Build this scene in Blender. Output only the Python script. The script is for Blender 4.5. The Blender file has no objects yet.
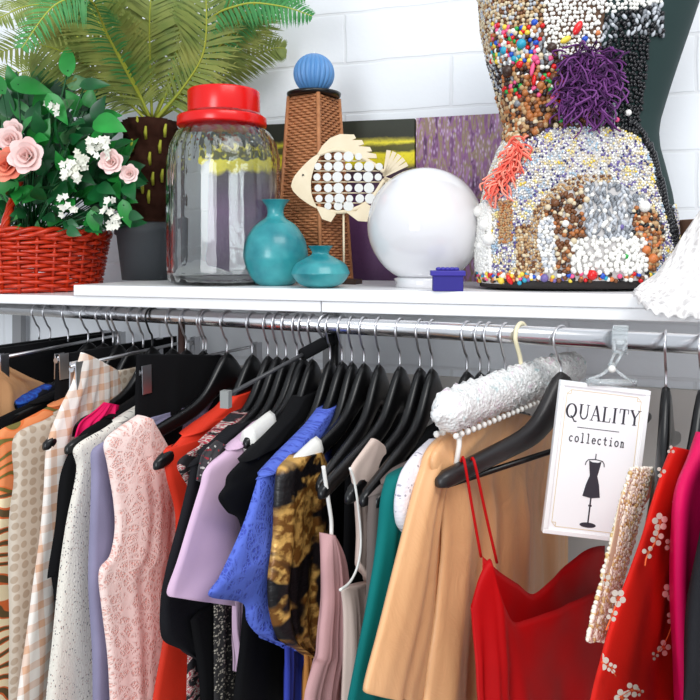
import bpy, bmesh, math, random
from mathutils import Vector, Matrix, noise
PI = math.pi
C = bpy.context.scene
COL = C.collection
rnd = random.Random(7)

# ---------------------------------------------------------------- camera, world, lights
CAMZ = 1.6
YAW = math.radians(17.5)          # camera turned left of the wall's normal
F, HZ = 700.0, 252.0              # focal length in pixels, horizon row
cam_d = bpy.data.cameras.new('camera'); cam = bpy.data.objects.new('camera', cam_d); COL.objects.link(cam)
cam.location = (0, 0, CAMZ); cam.rotation_euler = (PI/2, 0, YAW)
cam_d.sensor_width = 36; cam_d.lens = 36.0; cam_d.shift_y = -(350-HZ)/700.0
cam_d.clip_start = 0.02
C.camera = cam
C.view_settings.view_transform = 'Standard'; C.view_settings.look = 'None'
C.view_settings.exposure = 0.0; C.view_settings.gamma = 1.0
w = bpy.data.worlds.new('World'); C.world = w; w.use_nodes = True
w.node_tree.nodes['Background'].inputs[0].default_value = (0.86, 0.92, 1.0, 1)
w.node_tree.nodes['Background'].inputs[1].default_value = 0.82

def cw(a, d, z=0.0):              # camera-aligned ground coordinates -> world
    return Vector((a*math.cos(YAW)-d*math.sin(YAW), a*math.sin(YAW)+d*math.cos(YAW), CAMZ+z))
def P(px, py, d):                 # point seen at a pixel, at depth d
    return cw((px-350)/F*d, d, (HZ-py)/F*d)
def area(name, loc, target, sx, sy, power, col):
    l = bpy.data.lights.new(name, 'AREA'); l.shape = 'RECTANGLE'; l.size = sx; l.size_y = sy
    l.energy = power; l.color = col
    o = bpy.data.objects.new(name, l); COL.objects.link(o); o.location = loc
    o.rotation_euler = (Vector(target)-Vector(loc)).to_track_quat('-Z', 'Y').to_euler()
area('ceiling_panel_light', cw(0.5, -0.25, 1.25), cw(0.1, 1.0, -0.2), 1.3, 0.8, 19.5, (1.0, 0.985, 0.96))
area('window_daylight', cw(-1.2, -1.6, 0.1), cw(0.1, 1.0, -0.15), 0.9, 1.3, 36, (0.93, 0.97, 1.0))

# ---------------------------------------------------------------- materials
def lin(c):
    return tuple(((x/255.0)/12.92 if x/255.0 <= .04045 else (((x/255.0)+.055)/1.055)**2.4) for x in c)+(1,)
class MT:
    """small node helper"""
    def __init__(s, name, rough=.8, **kw):
        s.m = bpy.data.materials.new(name); s.m.use_nodes = True
        s.t = s.m.node_tree; s.b = s.t.nodes['Principled BSDF']
        s.b.inputs['Roughness'].default_value = rough
        for k, v in kw.items(): s.b.inputs[k.replace('_', ' ')].default_value = v
    def n(s, typ, **kw):
        x = s.t.nodes.new(typ)
        for k, v in kw.items():
            if k.startswith('i_'): x.inputs[k[2:].replace('_', ' ')].default_value = v
            else: setattr(x, k, v)
        return x
    def l(s, a, b): s.t.links.new(a, b)
    def coords(s, sc=(1, 1, 1), kind='UV', loc=(0, 0, 0), rot=(0, 0, 0)):
        tc = s.n('ShaderNodeTexCoord'); mp = s.n('ShaderNodeMapping')
        mp.inputs['Scale'].default_value = sc; mp.inputs['Location'].default_value = loc
        mp.inputs['Rotation'].default_value = rot
        s.l(tc.outputs[kind], mp.inputs[0]); return mp.outputs[0]
    def ramp(s, fac, stops, interp='LINEAR'):
        r = s.n('ShaderNodeValToRGB'); r.color_ramp.interpolation = interp
        e = r.color_ramp.elements
        while len(e) < len(stops): e.new(.5)
        for k, (p, c) in enumerate(stops): e[k].position = p; e[k].color = lin(c) if len(c) == 3 else c
        s.l(fac, r.inputs[0]); return r.outputs[0]
    def mix(s, fac, a, b):
        x = s.n('ShaderNodeMix', data_type='RGBA')
        for sock, v in ((x.inputs[0], fac), (x.inputs[6], a), (x.inputs[7], b)):
            if hasattr(v, 'node'): s.l(v, sock)
            else: sock.default_value = v if not isinstance(v, tuple) else (lin(v) if len(v) == 3 else v)
        return x.outputs[2]
    def col(s, v):
        if hasattr(v, 'node'): s.l(v, s.b.inputs['Base Color'])
        else: s.b.inputs['Base Color'].default_value = lin(v)
        return s
    def bump(s, h, strength=.3, dist=.002):
        b = s.n('ShaderNodeBump'); b.inputs['Strength'].default_value = strength
        b.inputs['Distance'].default_value = dist
        s.l(h, b.inputs['Height']); s.l(b.outputs[0], s.b.inputs['Normal']); return s

def plain(name, c, rough=.8, **kw):
    return MT(name, rough, **kw).col(c).m
def cloth(name, c, rough=.85, weave=900, st=.25, var=.12, **kw):
    kw.setdefault('Specular_IOR_Level', .18); m = MT(name, rough, **kw)
    v = m.coords()
    nz = m.n('ShaderNodeTexNoise', i_Scale=14.0, i_Detail=3.0); m.l(v, nz.inputs[0])
    d = tuple(max(0, x*(1-var)) for x in c)
    m.col(m.mix(nz.outputs[0], tuple(min(255, x*(1+var*.5)) for x in c), d))
    n2 = m.n('ShaderNodeTexNoise', i_Scale=float(weave), i_Detail=1.0); m.l(v, n2.inputs[0])
    return m.bump(n2.outputs[0], st, .001).m
def satin(name, c, c2):
    m = MT(name, .4)
    v = m.coords((5, 3, 1)); nz = m.n('ShaderNodeTexNoise', i_Scale=1.5, i_Detail=2.0); m.l(v, nz.inputs[0])
    m.col(m.mix(nz.outputs[0], c, c2)); 
    n2 = m.n('ShaderNodeTexNoise', i_Scale=6.0, i_Detail=5.0, i_Distortion=1.0); m.l(m.coords((5, 3, 1)), n2.inputs[0])
    return m.bump(n2.outputs[0], .28, .008).m
def lace(name, light, dark, sc=70, rough=.8):
    m = MT(name, rough); v = m.coords()
    a = m.n('ShaderNodeTexVoronoi', feature='DISTANCE_TO_EDGE', i_Scale=float(sc)); m.l(v, a.inputs[0])
    b = m.n('ShaderNodeTexVoronoi', feature='DISTANCE_TO_EDGE', i_Scale=float(sc*3.8)); m.l(v, b.inputs[0])
    big = m.n('ShaderNodeTexVoronoi', feature='F1', i_Scale=float(sc*.45)); m.l(v, big.inputs[0])
    e1 = m.ramp(a.outputs[0], [(0, (255,)*3), (.07, (255,)*3), (.12, (0,)*3), (1, (0,)*3)])
    e2 = m.ramp(b.outputs[0], [(0, (255,)*3), (.10, (230,)*3), (.22, (0,)*3), (1, (0,)*3)])
    fl = m.ramp(big.outputs[0], [(0, (255,)*3), (.26, (230,)*3), (.30, (0,)*3), (1, (0,)*3)])
    mx = m.n('ShaderNodeMath', operation='MAXIMUM'); m.l(e1, mx.inputs[0]); m.l(e2, mx.inputs[1])
    m2 = m.n('ShaderNodeMath', operation='MAXIMUM'); m.l(mx.outputs[0], m2.inputs[0]); m.l(fl, m2.inputs[1])
    m.col(m.mix(m2.outputs[0], dark, light))
    return m.bump(m2.outputs[0], .55, .002).m
def speckle(name, base, spot, sc=160, thr=.2, c3=None, rough=.9, stretch=(1, 1, 1)):
    m = MT(name, rough); v = m.coords(stretch)
    a = m.n('ShaderNodeTexVoronoi', feature='F1', i_Scale=float(sc)); m.l(v, a.inputs[0])
    f = m.ramp(a.outputs['Distance'], [(0, (255,)*3), (thr, (255,)*3), (thr+.06, (0,)*3), (1, (0,)*3)])
    sp = spot
    if c3: 
        sp = m.mix(m.ramp(a.outputs['Color'], [(0, (0,)*3), (.5, (255,)*3)], 'CONSTANT'), spot, c3)
    m.col(m.mix(f, base, sp))
    n2 = m.n('ShaderNodeTexNoise', i_Scale=260.0, i_Detail=2.0); m.l(v, n2.inputs[0])
    return m.bump(n2.outputs[0], .5, .0025).m
def blotch(name, c1, c2, c3=None, sc=30, thr=.5, rough=.8, metallic=0, stretch=(1, 1, 1), soft=.02, bumpy=.3, detail=3.0):
    m = MT(name, rough); v = m.coords(stretch)
    a = m.n('ShaderNodeTexNoise', i_Scale=float(sc), i_Detail=detail, i_Distortion=.6); m.l(v, a.inputs[0])
    f = m.ramp(a.outputs[0], [(0, (0,)*3), (thr-soft, (0,)*3), (thr+soft, (255,)*3), (1, (255,)*3)])
    b = c2
    if c3:
        a2 = m.n('ShaderNodeTexNoise', i_Scale=float(sc*7), i_Detail=3.0); m.l(v, a2.inputs[0])
        b = m.mix(m.ramp(a2.outputs[0], [(.42, (0,)*3), (.56, (255,)*3)]), c2, c3)
        m.bump(a2.outputs[0], bumpy, .003)
    m.col(m.mix(f, c1, b))
    if metallic:
        mm = m.n('ShaderNodeMath', operation='MULTIPLY'); m.l(f, mm.inputs[0]); mm.inputs[1].default_value = metallic
        m.l(mm.outputs[0], m.b.inputs['Metallic'])
    return m.m

M = {}
M['black_gloss'] = plain('black lacquer', (14, 14, 15), .28)
M['black_soft'] = cloth('black fabric', (9, 9, 12), .95, var=.2, Specular_IOR_Level=.25)
M['black_knit'] = cloth('black knit', (30, 30, 34), .9, weave=500, st=.5, var=.25)
M['steel'] = plain('bright steel', (226, 226, 228), .24, Metallic=1.0)
M['hook'] = plain('hook wire', (215, 215, 218), .32, Metallic=1.0)
M['white_paint'] = plain('white board', (243, 243, 244), .35)
M['cream_plastic'] = plain('cream plastic', (236, 226, 190), .4)
M['white_plastic'] = plain('white foam', (238, 236, 230), .7)
M['clear'] = plain('clear plastic', (245, 250, 252), .12, Transmission_Weight=.75, IOR=1.35)
M['purple'] = plain('purple yarn', (104, 42, 112), .9)
M['coral'] = plain('coral yarn', (255, 156, 134), .9)

# ---------------------------------------------------------------- mesh builder
class MB:
    def __init__(s): s.v = []; s.f = []; s.mi = []; s.uv = {}
    def add(s, vs, fs, m=0, uvs=None):
        b = len(s.v); s.v += [tuple(x) for x in vs]
        if uvs:
            for i, u in enumerate(uvs): s.uv[b+i] = u
        for f in fs: s.f.append([b+i for i in f]); s.mi.append(m)
    def tube(s, pts, r, n=8, m=0, cap=True, closed=False):
        pts = [Vector(p) for p in pts]; k = len(pts)
        if not hasattr(r, '__len__'): r = [r]*k
        vs = []; up = None
        for i, p in enumerate(pts):
            t = (pts[(i+1) % k]-pts[i-1]) if closed else (pts[min(i+1, k-1)]-pts[max(i-1, 0)])
            t.normalize() if t.length > 1e-9 else None
            if up is None:
                up = Vector((0, 0, 1)) if abs(t.z) < .9 else Vector((1, 0, 0))
            sd = t.cross(up)
            if sd.length < 1e-6: sd = t.cross(Vector((.3, .7, .2)))
            sd.normalize(); up = sd.cross(t).normalized()
            for j in range(n):
                a = 2*PI*j/n; vs.append(p+(sd*math.cos(a)+up*math.sin(a))*r[i])
        fs = []
        for i in range(k if closed else k-1):
            i2 = (i+1) % k
            for j in range(n):
                fs.append((i*n+j, i*n+(j+1) % n, i2*n+(j+1) % n, i2*n+j))
        if cap and not closed:
            fs.append(tuple(range(n))[::-1]); fs.append(tuple((k-1)*n+j for j in range(n)))
        s.add(vs, fs, m)
    def lathe(s, prof, c, n=48, m=0, ripple=None, close=False):
        c = Vector(c); vs = []; fs = []
        for (r, z) in prof:
            for j in range(n):
                a = 2*PI*j/n; rr = r*(1+(ripple(a, z) if ripple else 0))
                vs.append(c+Vector((rr*math.cos(a), rr*math.sin(a), z)))
        k = len(prof)
        for i in range(k-1 if not close else k):
            i2 = (i+1) % k
            for j in range(n):
                fs.append((i*n+j, i*n+(j+1) % n, i2*n+(j+1) % n, i2*n+j))
        if not close:
            fs.append(tuple(range(n))[::-1]); fs.append(tuple((k-1)*n+j for j in range(n)))
        s.add(vs, fs, m)
    def box(s, c, hx, hy, hz, R=None, m=0):
        c = Vector(c); R = R or Matrix.Identity(3)
        vs = [c+R@Vector((x*hx, y*hy, z*hz)) for x in (-1, 1) for y in (-1, 1) for z in (-1, 1)]
        s.add(vs, [(0, 1, 3, 2), (4, 6, 7, 5), (0, 4, 5, 1), (2, 3, 7, 6), (0, 2, 6, 4), (1, 5, 7, 3)], m)
    def ball(s, c, r, m=0, n=8, k=6, sc=(1, 1, 1), R=None):
        c = Vector(c); vs = []; fs = []; R = R or Matrix.Identity(3)
        vs.append(c+R@Vector((0, 0, r*sc[2])))
        for i in range(1, k):
            ph = PI*i/k
            for j in range(n):
                a = 2*PI*j/n
                vs.append(c+R@Vector((r*sc[0]*math.sin(ph)*math.cos(a), r*sc[1]*math.sin(ph)*math.sin(a), r*sc[2]*math.cos(ph))))
        vs.append(c+R@Vector((0, 0, -r*sc[2])))
        for j in range(n):
            fs.append((0, 1+j, 1+(j+1) % n)); q = 1+(k-2)*n
            fs.append((len(vs)-1, q+(j+1) % n, q+j))
            for i in range(k-2):
                fs.append((1+i*n+j, 1+(i+1)*n+j, 1+(i+1)*n+(j+1) % n, 1+i*n+(j+1) % n))
        s.add(vs, fs, m)
    def prism(s, pts, back, m=0, m_side=None):   # front polygon, back = offset vector
        k = len(pts); back = Vector(back)
        vs = [Vector(p) for p in pts]+[Vector(p)+back for p in pts]
        fs = [tuple(range(k))]; s.add(vs, fs+[tuple(range(k, 2*k))[::-1]]+[(i, i+k, (i+1) % k+k, (i+1) % k) for i in range(k)], m)
    def build(s, name, mats, parent=None, smooth=True, bevel=0, origin=None):
        me = bpy.data.meshes.new(name)
        if not isinstance(mats, (list, tuple)): mats = [mats]
        org = None
        if parent is not None: org = parent.matrix_basis.translation.copy(); pp = parent
        if parent is not None and parent.parent is not None: org = org+parent.parent.location
        if parent is None:
            xs = [v[0] for v in s.v]; ys = [v[1] for v in s.v]; zs = [v[2] for v in s.v]
            org = Vector(((min(xs)+max(xs))/2, (min(ys)+max(ys))/2, min(zs)))
        me.from_pydata([tuple(Vector(v)-org) for v in s.v], [], s.f)
        for x in mats: me.materials.append(x)
        me.polygons.foreach_set('material_index', s.mi)
        me.polygons.foreach_set('use_smooth', [smooth]*len(s.f))
        if s.uv:
            ul = me.uv_layers.new(name='UVMap')
            for lp in me.loops: ul.data[lp.index].uv = s.uv.get(lp.vertex_index, (0, 0))
        me.update()
        bm = bmesh.new(); bm.from_mesh(me); bmesh.ops.recalc_face_normals(bm, faces=bm.faces); bm.to_mesh(me); bm.free()
        o = bpy.data.objects.new(name, me); COL.objects.link(o)
        if parent is None: o.location = org
        else: o.parent = parent
        if bevel:
            b = o.modifiers.new('Bevel', 'BEVEL'); b.width = bevel; b.segments = 2; b.limit_method = 'ANGLE'
        return o

def tag(o, label, cat, group=None):
    o['label'] = label; o['category'] = cat
    if group: o['group'] = group
    return o
def thing(name, loc, label, cat, group=None):
    o = bpy.data.objects.new(name, None); COL.objects.link(o); o.location = loc; o.empty_display_size = .05
    return tag(o, label, cat, group)
def struct(o): o['kind'] = 'structure'; return o
def smooth_pts(pts, n=8, closed=False):
    pts = [Vector(p) for p in pts]; out = []; k = len(pts)
    for i in range(k if closed else k-1):
        if closed: p0, p1, p2, p3 = pts[i-1], pts[i], pts[(i+1) % k], pts[(i+2) % k]
        else: p0, p1, p2, p3 = pts[max(i-1, 0)], pts[i], pts[i+1], pts[min(i+2, k-1)]
        for j in range(n):
            t = j/n
            out.append(.5*((2*p1)+(-p0+p2)*t+(2*p0-5*p1+4*p2-p3)*t*t+(-p0+3*p1-3*p2+p3)*t**3))
    if not closed: out.append(pts[-1])
    return out

# ---------------------------------------------------------------- room
def wall_mat():
    m = MT('painted brick', .6)
    v = m.coords((1, 1, 1), 'Object')
    sw = m.n('ShaderNodeSeparateXYZ'); m.l(v, sw.inputs[0])
    cb = m.n('ShaderNodeCombineXYZ'); m.l(sw.outputs[0], cb.inputs[0]); m.l(sw.outputs[2], cb.inputs[1])
    nz = m.n('ShaderNodeTexNoise', i_Scale=9.0, i_Detail=4.0); m.l(cb.outputs[0], nz.inputs[0])
    ad = m.n('ShaderNodeVectorMath', operation='MULTIPLY_ADD'); m.l(nz.outputs['Color'], ad.inputs[0])
    ad.inputs[1].default_value = (.012, .012, 0); m.l(cb.outputs[0], ad.inputs[2])
    br = m.n('ShaderNodeTexBrick'); m.l(ad.outputs[0], br.inputs[0]); br.offset = .5
    for k, x in (('Scale', 1.0), ('Mortar Size', .004), ('Mortar Smooth', .6), ('Brick Width', .42), ('Row Height', .099)):
        br.inputs[k].default_value = x
    br.inputs['Color1'].default_value = (1, 1, 1, 1); br.inputs['Color2'].default_value = (1, 1, 1, 1); br.inputs['Mortar'].default_value = (0, 0, 0, 1)
    n2 = m.n('ShaderNodeTexNoise', i_Scale=60.0, i_Detail=6.0); m.l(cb.outputs[0], n2.inputs[0])
    m.col(m.mix(br.outputs['Color'], (232, 234, 237), (239, 242, 246)))
    h = m.n('ShaderNodeMath', operation='MULTIPLY_ADD'); m.l(n2.outputs[0], h.inputs[0]); h.inputs[1].default_value = .35; m.l(br.outputs['Color'], h.inputs[2])
    return m.bump(h.outputs[0], .38, .004).m
WY = 1.32
b = MB(); b.box((0, WY+.05, 1.3), 3.0, .05, 1.4)
o = struct(b.build('wall_back', wall_mat(), smooth=False))
b = MB(); b.box((0, WY-.006, .68), 3.0, .005, .685)
struct(b.build('trim_1', plain('taupe dado paint', (208, 203, 197), .8), smooth=False))
b = MB(); b.box((0, -.7, -.03), 3.0, 2.1, .03)
m = MT('grey floor', .5); nz = m.n('ShaderNodeTexNoise', i_Scale=4.0, i_Detail=5.0); m.l(m.coords(kind='Object'), nz.inputs[0]); m.col(m.mix(nz.outputs[0], (120, 116, 112), (146, 141, 136)))
struct(b.build('floor', m.m, smooth=False))

# shelf: lower board in two lengths, upper board on top
SY = .954
def board(name, x0, x1, y0, y1, z0, z1, label):
    b = MB(); b.box(((x0+x1)/2, (y0+y1)/2, CAMZ+(z0+z1)/2), (x1-x0)/2, (y1-y0)/2, (z1-z0)/2)
    return tag(b.build(name, M['white_paint'], smooth=False, bevel=.0015), label, 'shelf')
def shelf_x(px, Y=SY):
    u = (px-350)/F; d = Y/(math.cos(YAW)+u*math.sin(YAW)); return u*d*math.cos(YAW)-d*math.sin(YAW)
xj = shelf_x(321)
board('shelf_board', -1.75, xj-.0007, SY, WY-.012, -.0873, -.0715, 'white lower shelf board carrying the red flower basket, left length')
board('shelf_board', xj+.0007, .95, SY, WY-.012, -.0873, -.0715, 'white lower shelf board under the mannequin, right of the joint')
board('shelf_board', shelf_x(75), .95, SY-.004, WY-.012, -.071, -.0535, 'white upper shelf board carrying the jar, vases, globe and mannequin')
for i, x in enumerate((-1.2, -.45, .35)):
    b = MB(); b.box((x, (SY+WY)/2+.05, CAMZ-.0943), .012, .12, .0065); b.box((x, WY-.024, CAMZ-.16), .012, .008, .07)
    tag(b.build('shelf_bracket', plain('bracket grey', (150, 150, 152), .4), smooth=False), ['grey steel bracket beneath the flower basket end of the shelf', 'grey steel bracket beneath the middle of the shelf', 'grey steel bracket beneath the mannequin end of the shelf'][i], 'bracket', 'steel brackets under the shelf')

# ---------------------------------------------------------------- the clothes rail
TH = math.radians(26.2); RY = .9; RZ = -.106; RR = .0119
def rail_ad(px):
    u = (px-350)/F; d = RY/(math.cos(TH)+u*math.sin(TH)); return u*d, d
RD = Vector((math.cos(TH), -math.sin(TH)))   # rail direction in (a, d)
def rail_pt(px, z=RZ): a, d = rail_ad(px); return cw(a, d, z)
ra, rb = rail_pt(-130), rail_pt(860)
rack = thing('clothes_rail', (ra.x, ra.y, 0), 'long chrome clothes rail carrying all the hangers below the shelf', 'clothes rail')
b = MB(); b.tube([ra, rb], RR, 24); b.build('rail', M['steel'], rack)
for p in (ra, rb):
    b = MB(); b.tube([(p.x, p.y, CAMZ+RZ+.0), (p.x, p.y, .02)], .0125, 16); b.build('post', M['steel'], rack)
    b = MB(); d2 = cw(*(Vector((math.sin(TH), math.cos(TH)))*.24))-cw(0, 0)
    b.tube([Vector((p.x, p.y, .018))-d2*.8, Vector((p.x, p.y, .018))+d2*.0], .0125, 12)
    b.build('foot', M['steel'], rack)
# two short uprights behind the rail
for px, mt, r in ((326, M['black_gloss'], .006), (171, plain('dark brown metal', (74, 52, 46), .4), .006)):
    a, d = rail_ad(px); p = cw(a+.012, d+.022)
    b = MB(); b.tube([(p.x, p.y, CAMZ+RZ+.002), (p.x, p.y, CAMZ-.62)], r, 10); b.tube([(p.x, p.y, CAMZ+RZ), rail_pt(px)], .005, 8)
    b.build('hanging_strut', mt, rack)

# ---------------------------------------------------------------- hangers and garment planes
class Plane:
    """vertical plane through the rail: s runs along the hanger arm towards the camera"""
    def __init__(s, stem, tipx=None, L=.22, shift=0):
        a, d = rail_ad(stem); s.N = Vector((a, d))
        if tipx is None: s.D = -Vector((math.sin(TH), math.cos(TH)))
        else:
            u = (tipx-350)/F; q = Vector((u, 1))
            A = q.dot(q); B = -2*q.dot(s.N); Cc = s.N.dot(s.N)-L*L; disc = B*B-4*A*Cc
            t = (-B-math.sqrt(disc))/(2*A) if disc > 0 else -B/(2*A)
            s.D = (q*t-s.N).normalized()
        s.L = L
        n = Vector((s.D.y, -s.D.x))
        if n.dot(s.N) > 0: n = -n           # points towards the camera
        s.n = n
    def pt(s, ss, z, off=0.0):
        q = s.N+s.D*ss+s.n*off; return cw(q.x, q.y, z)
    def px(s, x, y, off=0.0):               # pixel -> (s, z)
        u = (x-350)/F; N = s.N+s.n*off
        den = (u*s.D.y-s.D.x)
        ss = (N.x-u*N.y)/den if abs(den) > 1e-6 else 0
        ss = max(-.26, min(.4, ss)); d = N.y+s.D.y*ss
        return ss, -(y-HZ)/F*d
NECK = -.158
def arm_z(s, drop=.098, L=.22):
    s = abs(s); return -(.046*(1-math.exp(-(s/.042)**2))+(drop-.046)*(s/L))
def hanger(pl, label, drop=.098, bar=False, hook_mat=None, body_mat=None, kind='black', neck=NECK, thick=.0062, tipout=False):
    base = pl.pt(0, neck-.05)
    t = thing('coat_hanger', base, label, 'hanger', 'hangers along the clothes rail')
    # hook
    r = RR+.0042; pts = []
    for k in range(15):
        a = math.radians(205-k*(205+38)/14); pts.append(pl.pt(r*math.cos(a), RZ+r*math.sin(a)))
    pts.append(pl.pt(.006, RZ-.026)); pts.append(pl.pt(.0, RZ-.034)); pts.append(pl.pt(0, neck-.002))
    # lift so that the hook rests on the rail
    pts = [p+Vector((0, 0, -.0042+.0017)) if i < 15 else p for i, p in enumerate(pts)]
    b = MB(); b.tube(smooth_pts(pts, 3), .00165 if kind != 'cream' else .0028, 8); b.build('hook', hook_mat or M['hook'], t)
    if kind == 'clip':
        b = MB(); L = min(.17, pl.L)
        b.tube([pl.pt(-L, neck-.008), pl.pt(L, neck-.008)], .0028, 8); b.build('crossbar', M['hook'], t)
        for sgn in (-1, 1):
            b = MB(); cs = sgn*L*.93; zc = neck-.012
            for off in (-.006, .006):
                v = [pl.pt(cs+x, zc+z, off*(1 if z < 0 else .8)) for x, z in ((-.009, .010), (.009, .010), (.0085, -.03), (-.0085, -.03))]
                nn = cw(pl.n.x, pl.n.y)-cw(0, 0); b.prism(v, nn*.0018)
            b.tube([pl.pt(cs-.011, zc, 0), pl.pt(cs+.011, zc, 0)], .0045, 10)
            b.build('clip', M['hook'], t, smooth=False)
        return t
    # contoured body: one loft from far tip to near tip
    b = MB(); n = 40; vs = []; L = pl.L*(1 if tipout else .82)
    for i in range(n+1):
        s = -L+2*L*i/n; q = abs(s)/L
        zc = neck-.006+arm_z(s, drop, pl.L)
        hh = .0088+.017*math.exp(-(q/.20)**2)+.004*(1-q)
        zc -= hh*.75
        tt = thick*(1.05-.1*q)
        sec = []
        for k in range(12):
            a = 2*PI*k/12; ca, sa = math.cos(a), math.sin(a)
            sec.append((math.copysign(abs(ca)**.6, ca)*tt, math.copysign(abs(sa)**.8, sa)*hh))
        e = 1.0 if i not in (0, n) else .6
        for (o_, z_) in sec: vs.append(pl.pt(s, zc+z_*e, o_*e))
    fs = [(i*12+k, i*12+(k+1) % 12, (i+1)*12+(k+1) % 12, (i+1)*12+k) for i in range(n) for k in range(12)]
    fs += [tuple(range(12))[::-1], tuple(n*12+k for k in range(12))]
    b.add(vs, fs); b.build('shoulder_bar', body_mat or M['black_gloss'], t)
    if bar:
        zb = neck-.006+arm_z(L*.93, drop, pl.L)-.018
        b = MB(); b.tube([pl.pt(-L*.93, zb+.004), pl.pt(L*.93, zb+.004)], .0034, 10); b.build('trouser_bar', M['black_gloss'], t)
    return t

def garment(pl, rungs, mat, name, label, cat, T=.010, folds=(5, .004), top=None, drop=.098, off=0.0, build=True, seed=0, group='clothes on the rail', parent=None, rag=0, tipgap=0, neck=NECK, mir=.92, NC=34, sub=7, scallop=0):
    """rungs: (xl, yl) mirrored about the hook | (xl, yl, xr, yr) both edges by eye.  top = s where the cloth starts on the hanger arm."""
    rows = []
    if top is not None:
        for k in range(6):
            s = top+(pl.L-tipgap-top)*k/5; z = neck-.006+arm_z(s, drop, pl.L)+.007
            rows.append(((s, z), (-s, z)))
        rows[-1] = ((pl.L-tipgap+(.010 if not tipgap else 0), rows[-1][0][1]-.004), (-pl.L-.010, rows[-1][1][1]-.004))
    for r in rungs:
        a = pl.px(r[0], r[1], off)
        if len(r) == 4: c = pl.px(r[2], r[3], off)
        elif len(r) == 3: c = (r[2], a[1])
        else: c = (-a[0]*mir, a[1])
        rows.append((a, c))
    Ls = smooth_pts([(r[0][0], r[0][1], 0) for r in rows], sub); Rs = smooth_pts([(r[1][0], r[1][1], 0) for r in rows], sub)
    n = len(Ls); label = label or ''; R = random.Random(seed+len(label)); ph = [R.uniform(0, 6.28) for _ in range(4)]
    k0, A = folds
    b = MB(); vs = []; uv = []
    for i in range(n):
        q = i/(n-1); ramp_ = min(1, (q if top is None else max(0, q-.12))*2.2)
        for side in (1, -1):
            rng = range(NC+1) if side == 1 else range(NC-1, 0, -1)
            for j in rng:
                t = j/NC
                s = Ls[i].x*(1-t)+Rs[i].x*t; z = Ls[i].y*(1-t)+Rs[i].y*t
                prof = (1-abs(2*t-1)**(2.6 if top is None or q > .35 else 26))**.5
                sd = A*ramp_*(math.sin(k0*6.28*t*.5+ph[0]+.8*q)+.5*math.sin(k0*2.3*6.28*t*.5+ph[1]-1.1*q)+.35*math.sin(k0*4.1*3.14*t+ph[2]+2*q))
                sd *= prof
                th = max(T*(.35+.65*min(1, q*4)), .0118 if q < .35 else .0)*prof if top is not None else T*prof
                z2 = z+(rag*math.sin(t*40+ph[3]) if i == n-1 else 0)
                nz = noise.noise(Vector((s*14, z*9, seed*3.1+len(label))))*.004*(1 if top is None else min(1, q*2.5))
                vs.append(pl.pt(s, z2, off+side*th+sd+nz)); uv.append((s, z))
    m = 2*NC
    fs = [(i*m+k, i*m+(k+1) % m, (i+1)*m+(k+1) % m, (i+1)*m+k) for i in range(n-1) for k in range(m)]
    fs += [tuple(range(m))[::-1], tuple((n-1)*m+k for k in range(m))]
    b.add(vs, fs, 0, uv)
    if not build: return b
    o = b.build(name, mat, parent)
    if parent is None: tag(o, label, cat, group)
    elif label: o['label'] = label
    return o

# fabrics
def plaid():
    m = MT('peach plaid', .8); v = m.coords()
    sp = m.n('ShaderNodeSeparateXYZ'); m.l(v, sp.inputs[0])
    fs = []
    for ax, sc, thr in ((0, 42, .62), (1, 40, .6)):
        a = m.n('ShaderNodeMath', operation='MULTIPLY'); m.l(sp.outputs[ax], a.inputs[0]); a.inputs[1].default_value = sc
        f = m.n('ShaderNodeMath', operation='FRACT'); m.l(a.outputs[0], f.inputs[0])
        g = m.n('ShaderNodeMath', operation='GREATER_THAN'); m.l(f.outputs[0], g.inputs[0]); g.inputs[1].default_value = thr
        fs.append(g.outputs[0])
    mx = m.n('ShaderNodeMath', operation='ADD'); m.l(fs[0], mx.inputs[0]); m.l(fs[1], mx.inputs[1])
    hf = m.n('ShaderNodeMath', operation='MULTIPLY'); m.l(mx.outputs[0], hf.inputs[0]); hf.inputs[1].default_value = .5
    m.col(m.mix(hf.outputs[0], (246, 238, 230), (226, 178, 146))); return m.m
def dots():
    m = MT('beige devore', .7); v = m.coords()
    a = m.n('ShaderNodeTexVoronoi', feature='F1', i_Scale=70.0, i_Randomness=.25); m.l(v, a.inputs[0])
    f = m.ramp(a.outputs['Distance'], [(0, (255,)*3), (.36, (255,)*3), (.42, (0,)*3), (1, (0,)*3)])
    m.col(m.mix(f, (212, 199, 182), (186, 166, 145))); return m.m
def swirl(name, c1, c2, c3, sc=14, dist=8):
    m = MT(name, .8); v = m.coords()
    a = m.n('ShaderNodeTexWave', wave_type='RINGS', i_Scale=float(sc), i_Distortion=float(dist), i_Detail=1.0); m.l(v, a.inputs[0])
    m.col(m.ramp(a.outputs['Fac'], [(0, c1), (.55, c1), (.6, c2), (.8, c2), (.84, c3), (1, c3)])); return m.m
def crochet():
    m = MT('crochet boucle', .95); v = m.coords(kind='Object')
    a = m.n('ShaderNodeTexVoronoi', feature='F1', i_Scale=240.0); m.l(v, a.inputs[0])
    n = m.n('ShaderNodeTexNoise', i_Scale=90.0, i_Detail=2.0); m.l(v, n.inputs[0])
    m.col(m.ramp(n.outputs['Color'], [(.3, (205, 226, 226)), (.42, (240, 240, 238)), (.56, (240, 240, 238)), (.66, (236, 214, 226)), (.75, (206, 222, 208))]))
    return m.bump(a.outputs['Distance'], .6, .003).m
M['beige_dot'] = dots()
M['plaid'] = plaid()
M['speck'] = speckle('speckled cream knit', (238, 232, 220), (92, 88, 96), 210, .2, (190, 160, 150), stretch=(1.6, 1, 1))
M['lilacgrey'] = cloth('grey lilac jersey', (150, 146, 176), .7)
M['pink_lace'] = lace('salmon pink lace', (255, 228, 220), (242, 184, 172), 70)
M['orange_red'] = cloth('coral red crepe', (226, 58, 36), .6)
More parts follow.
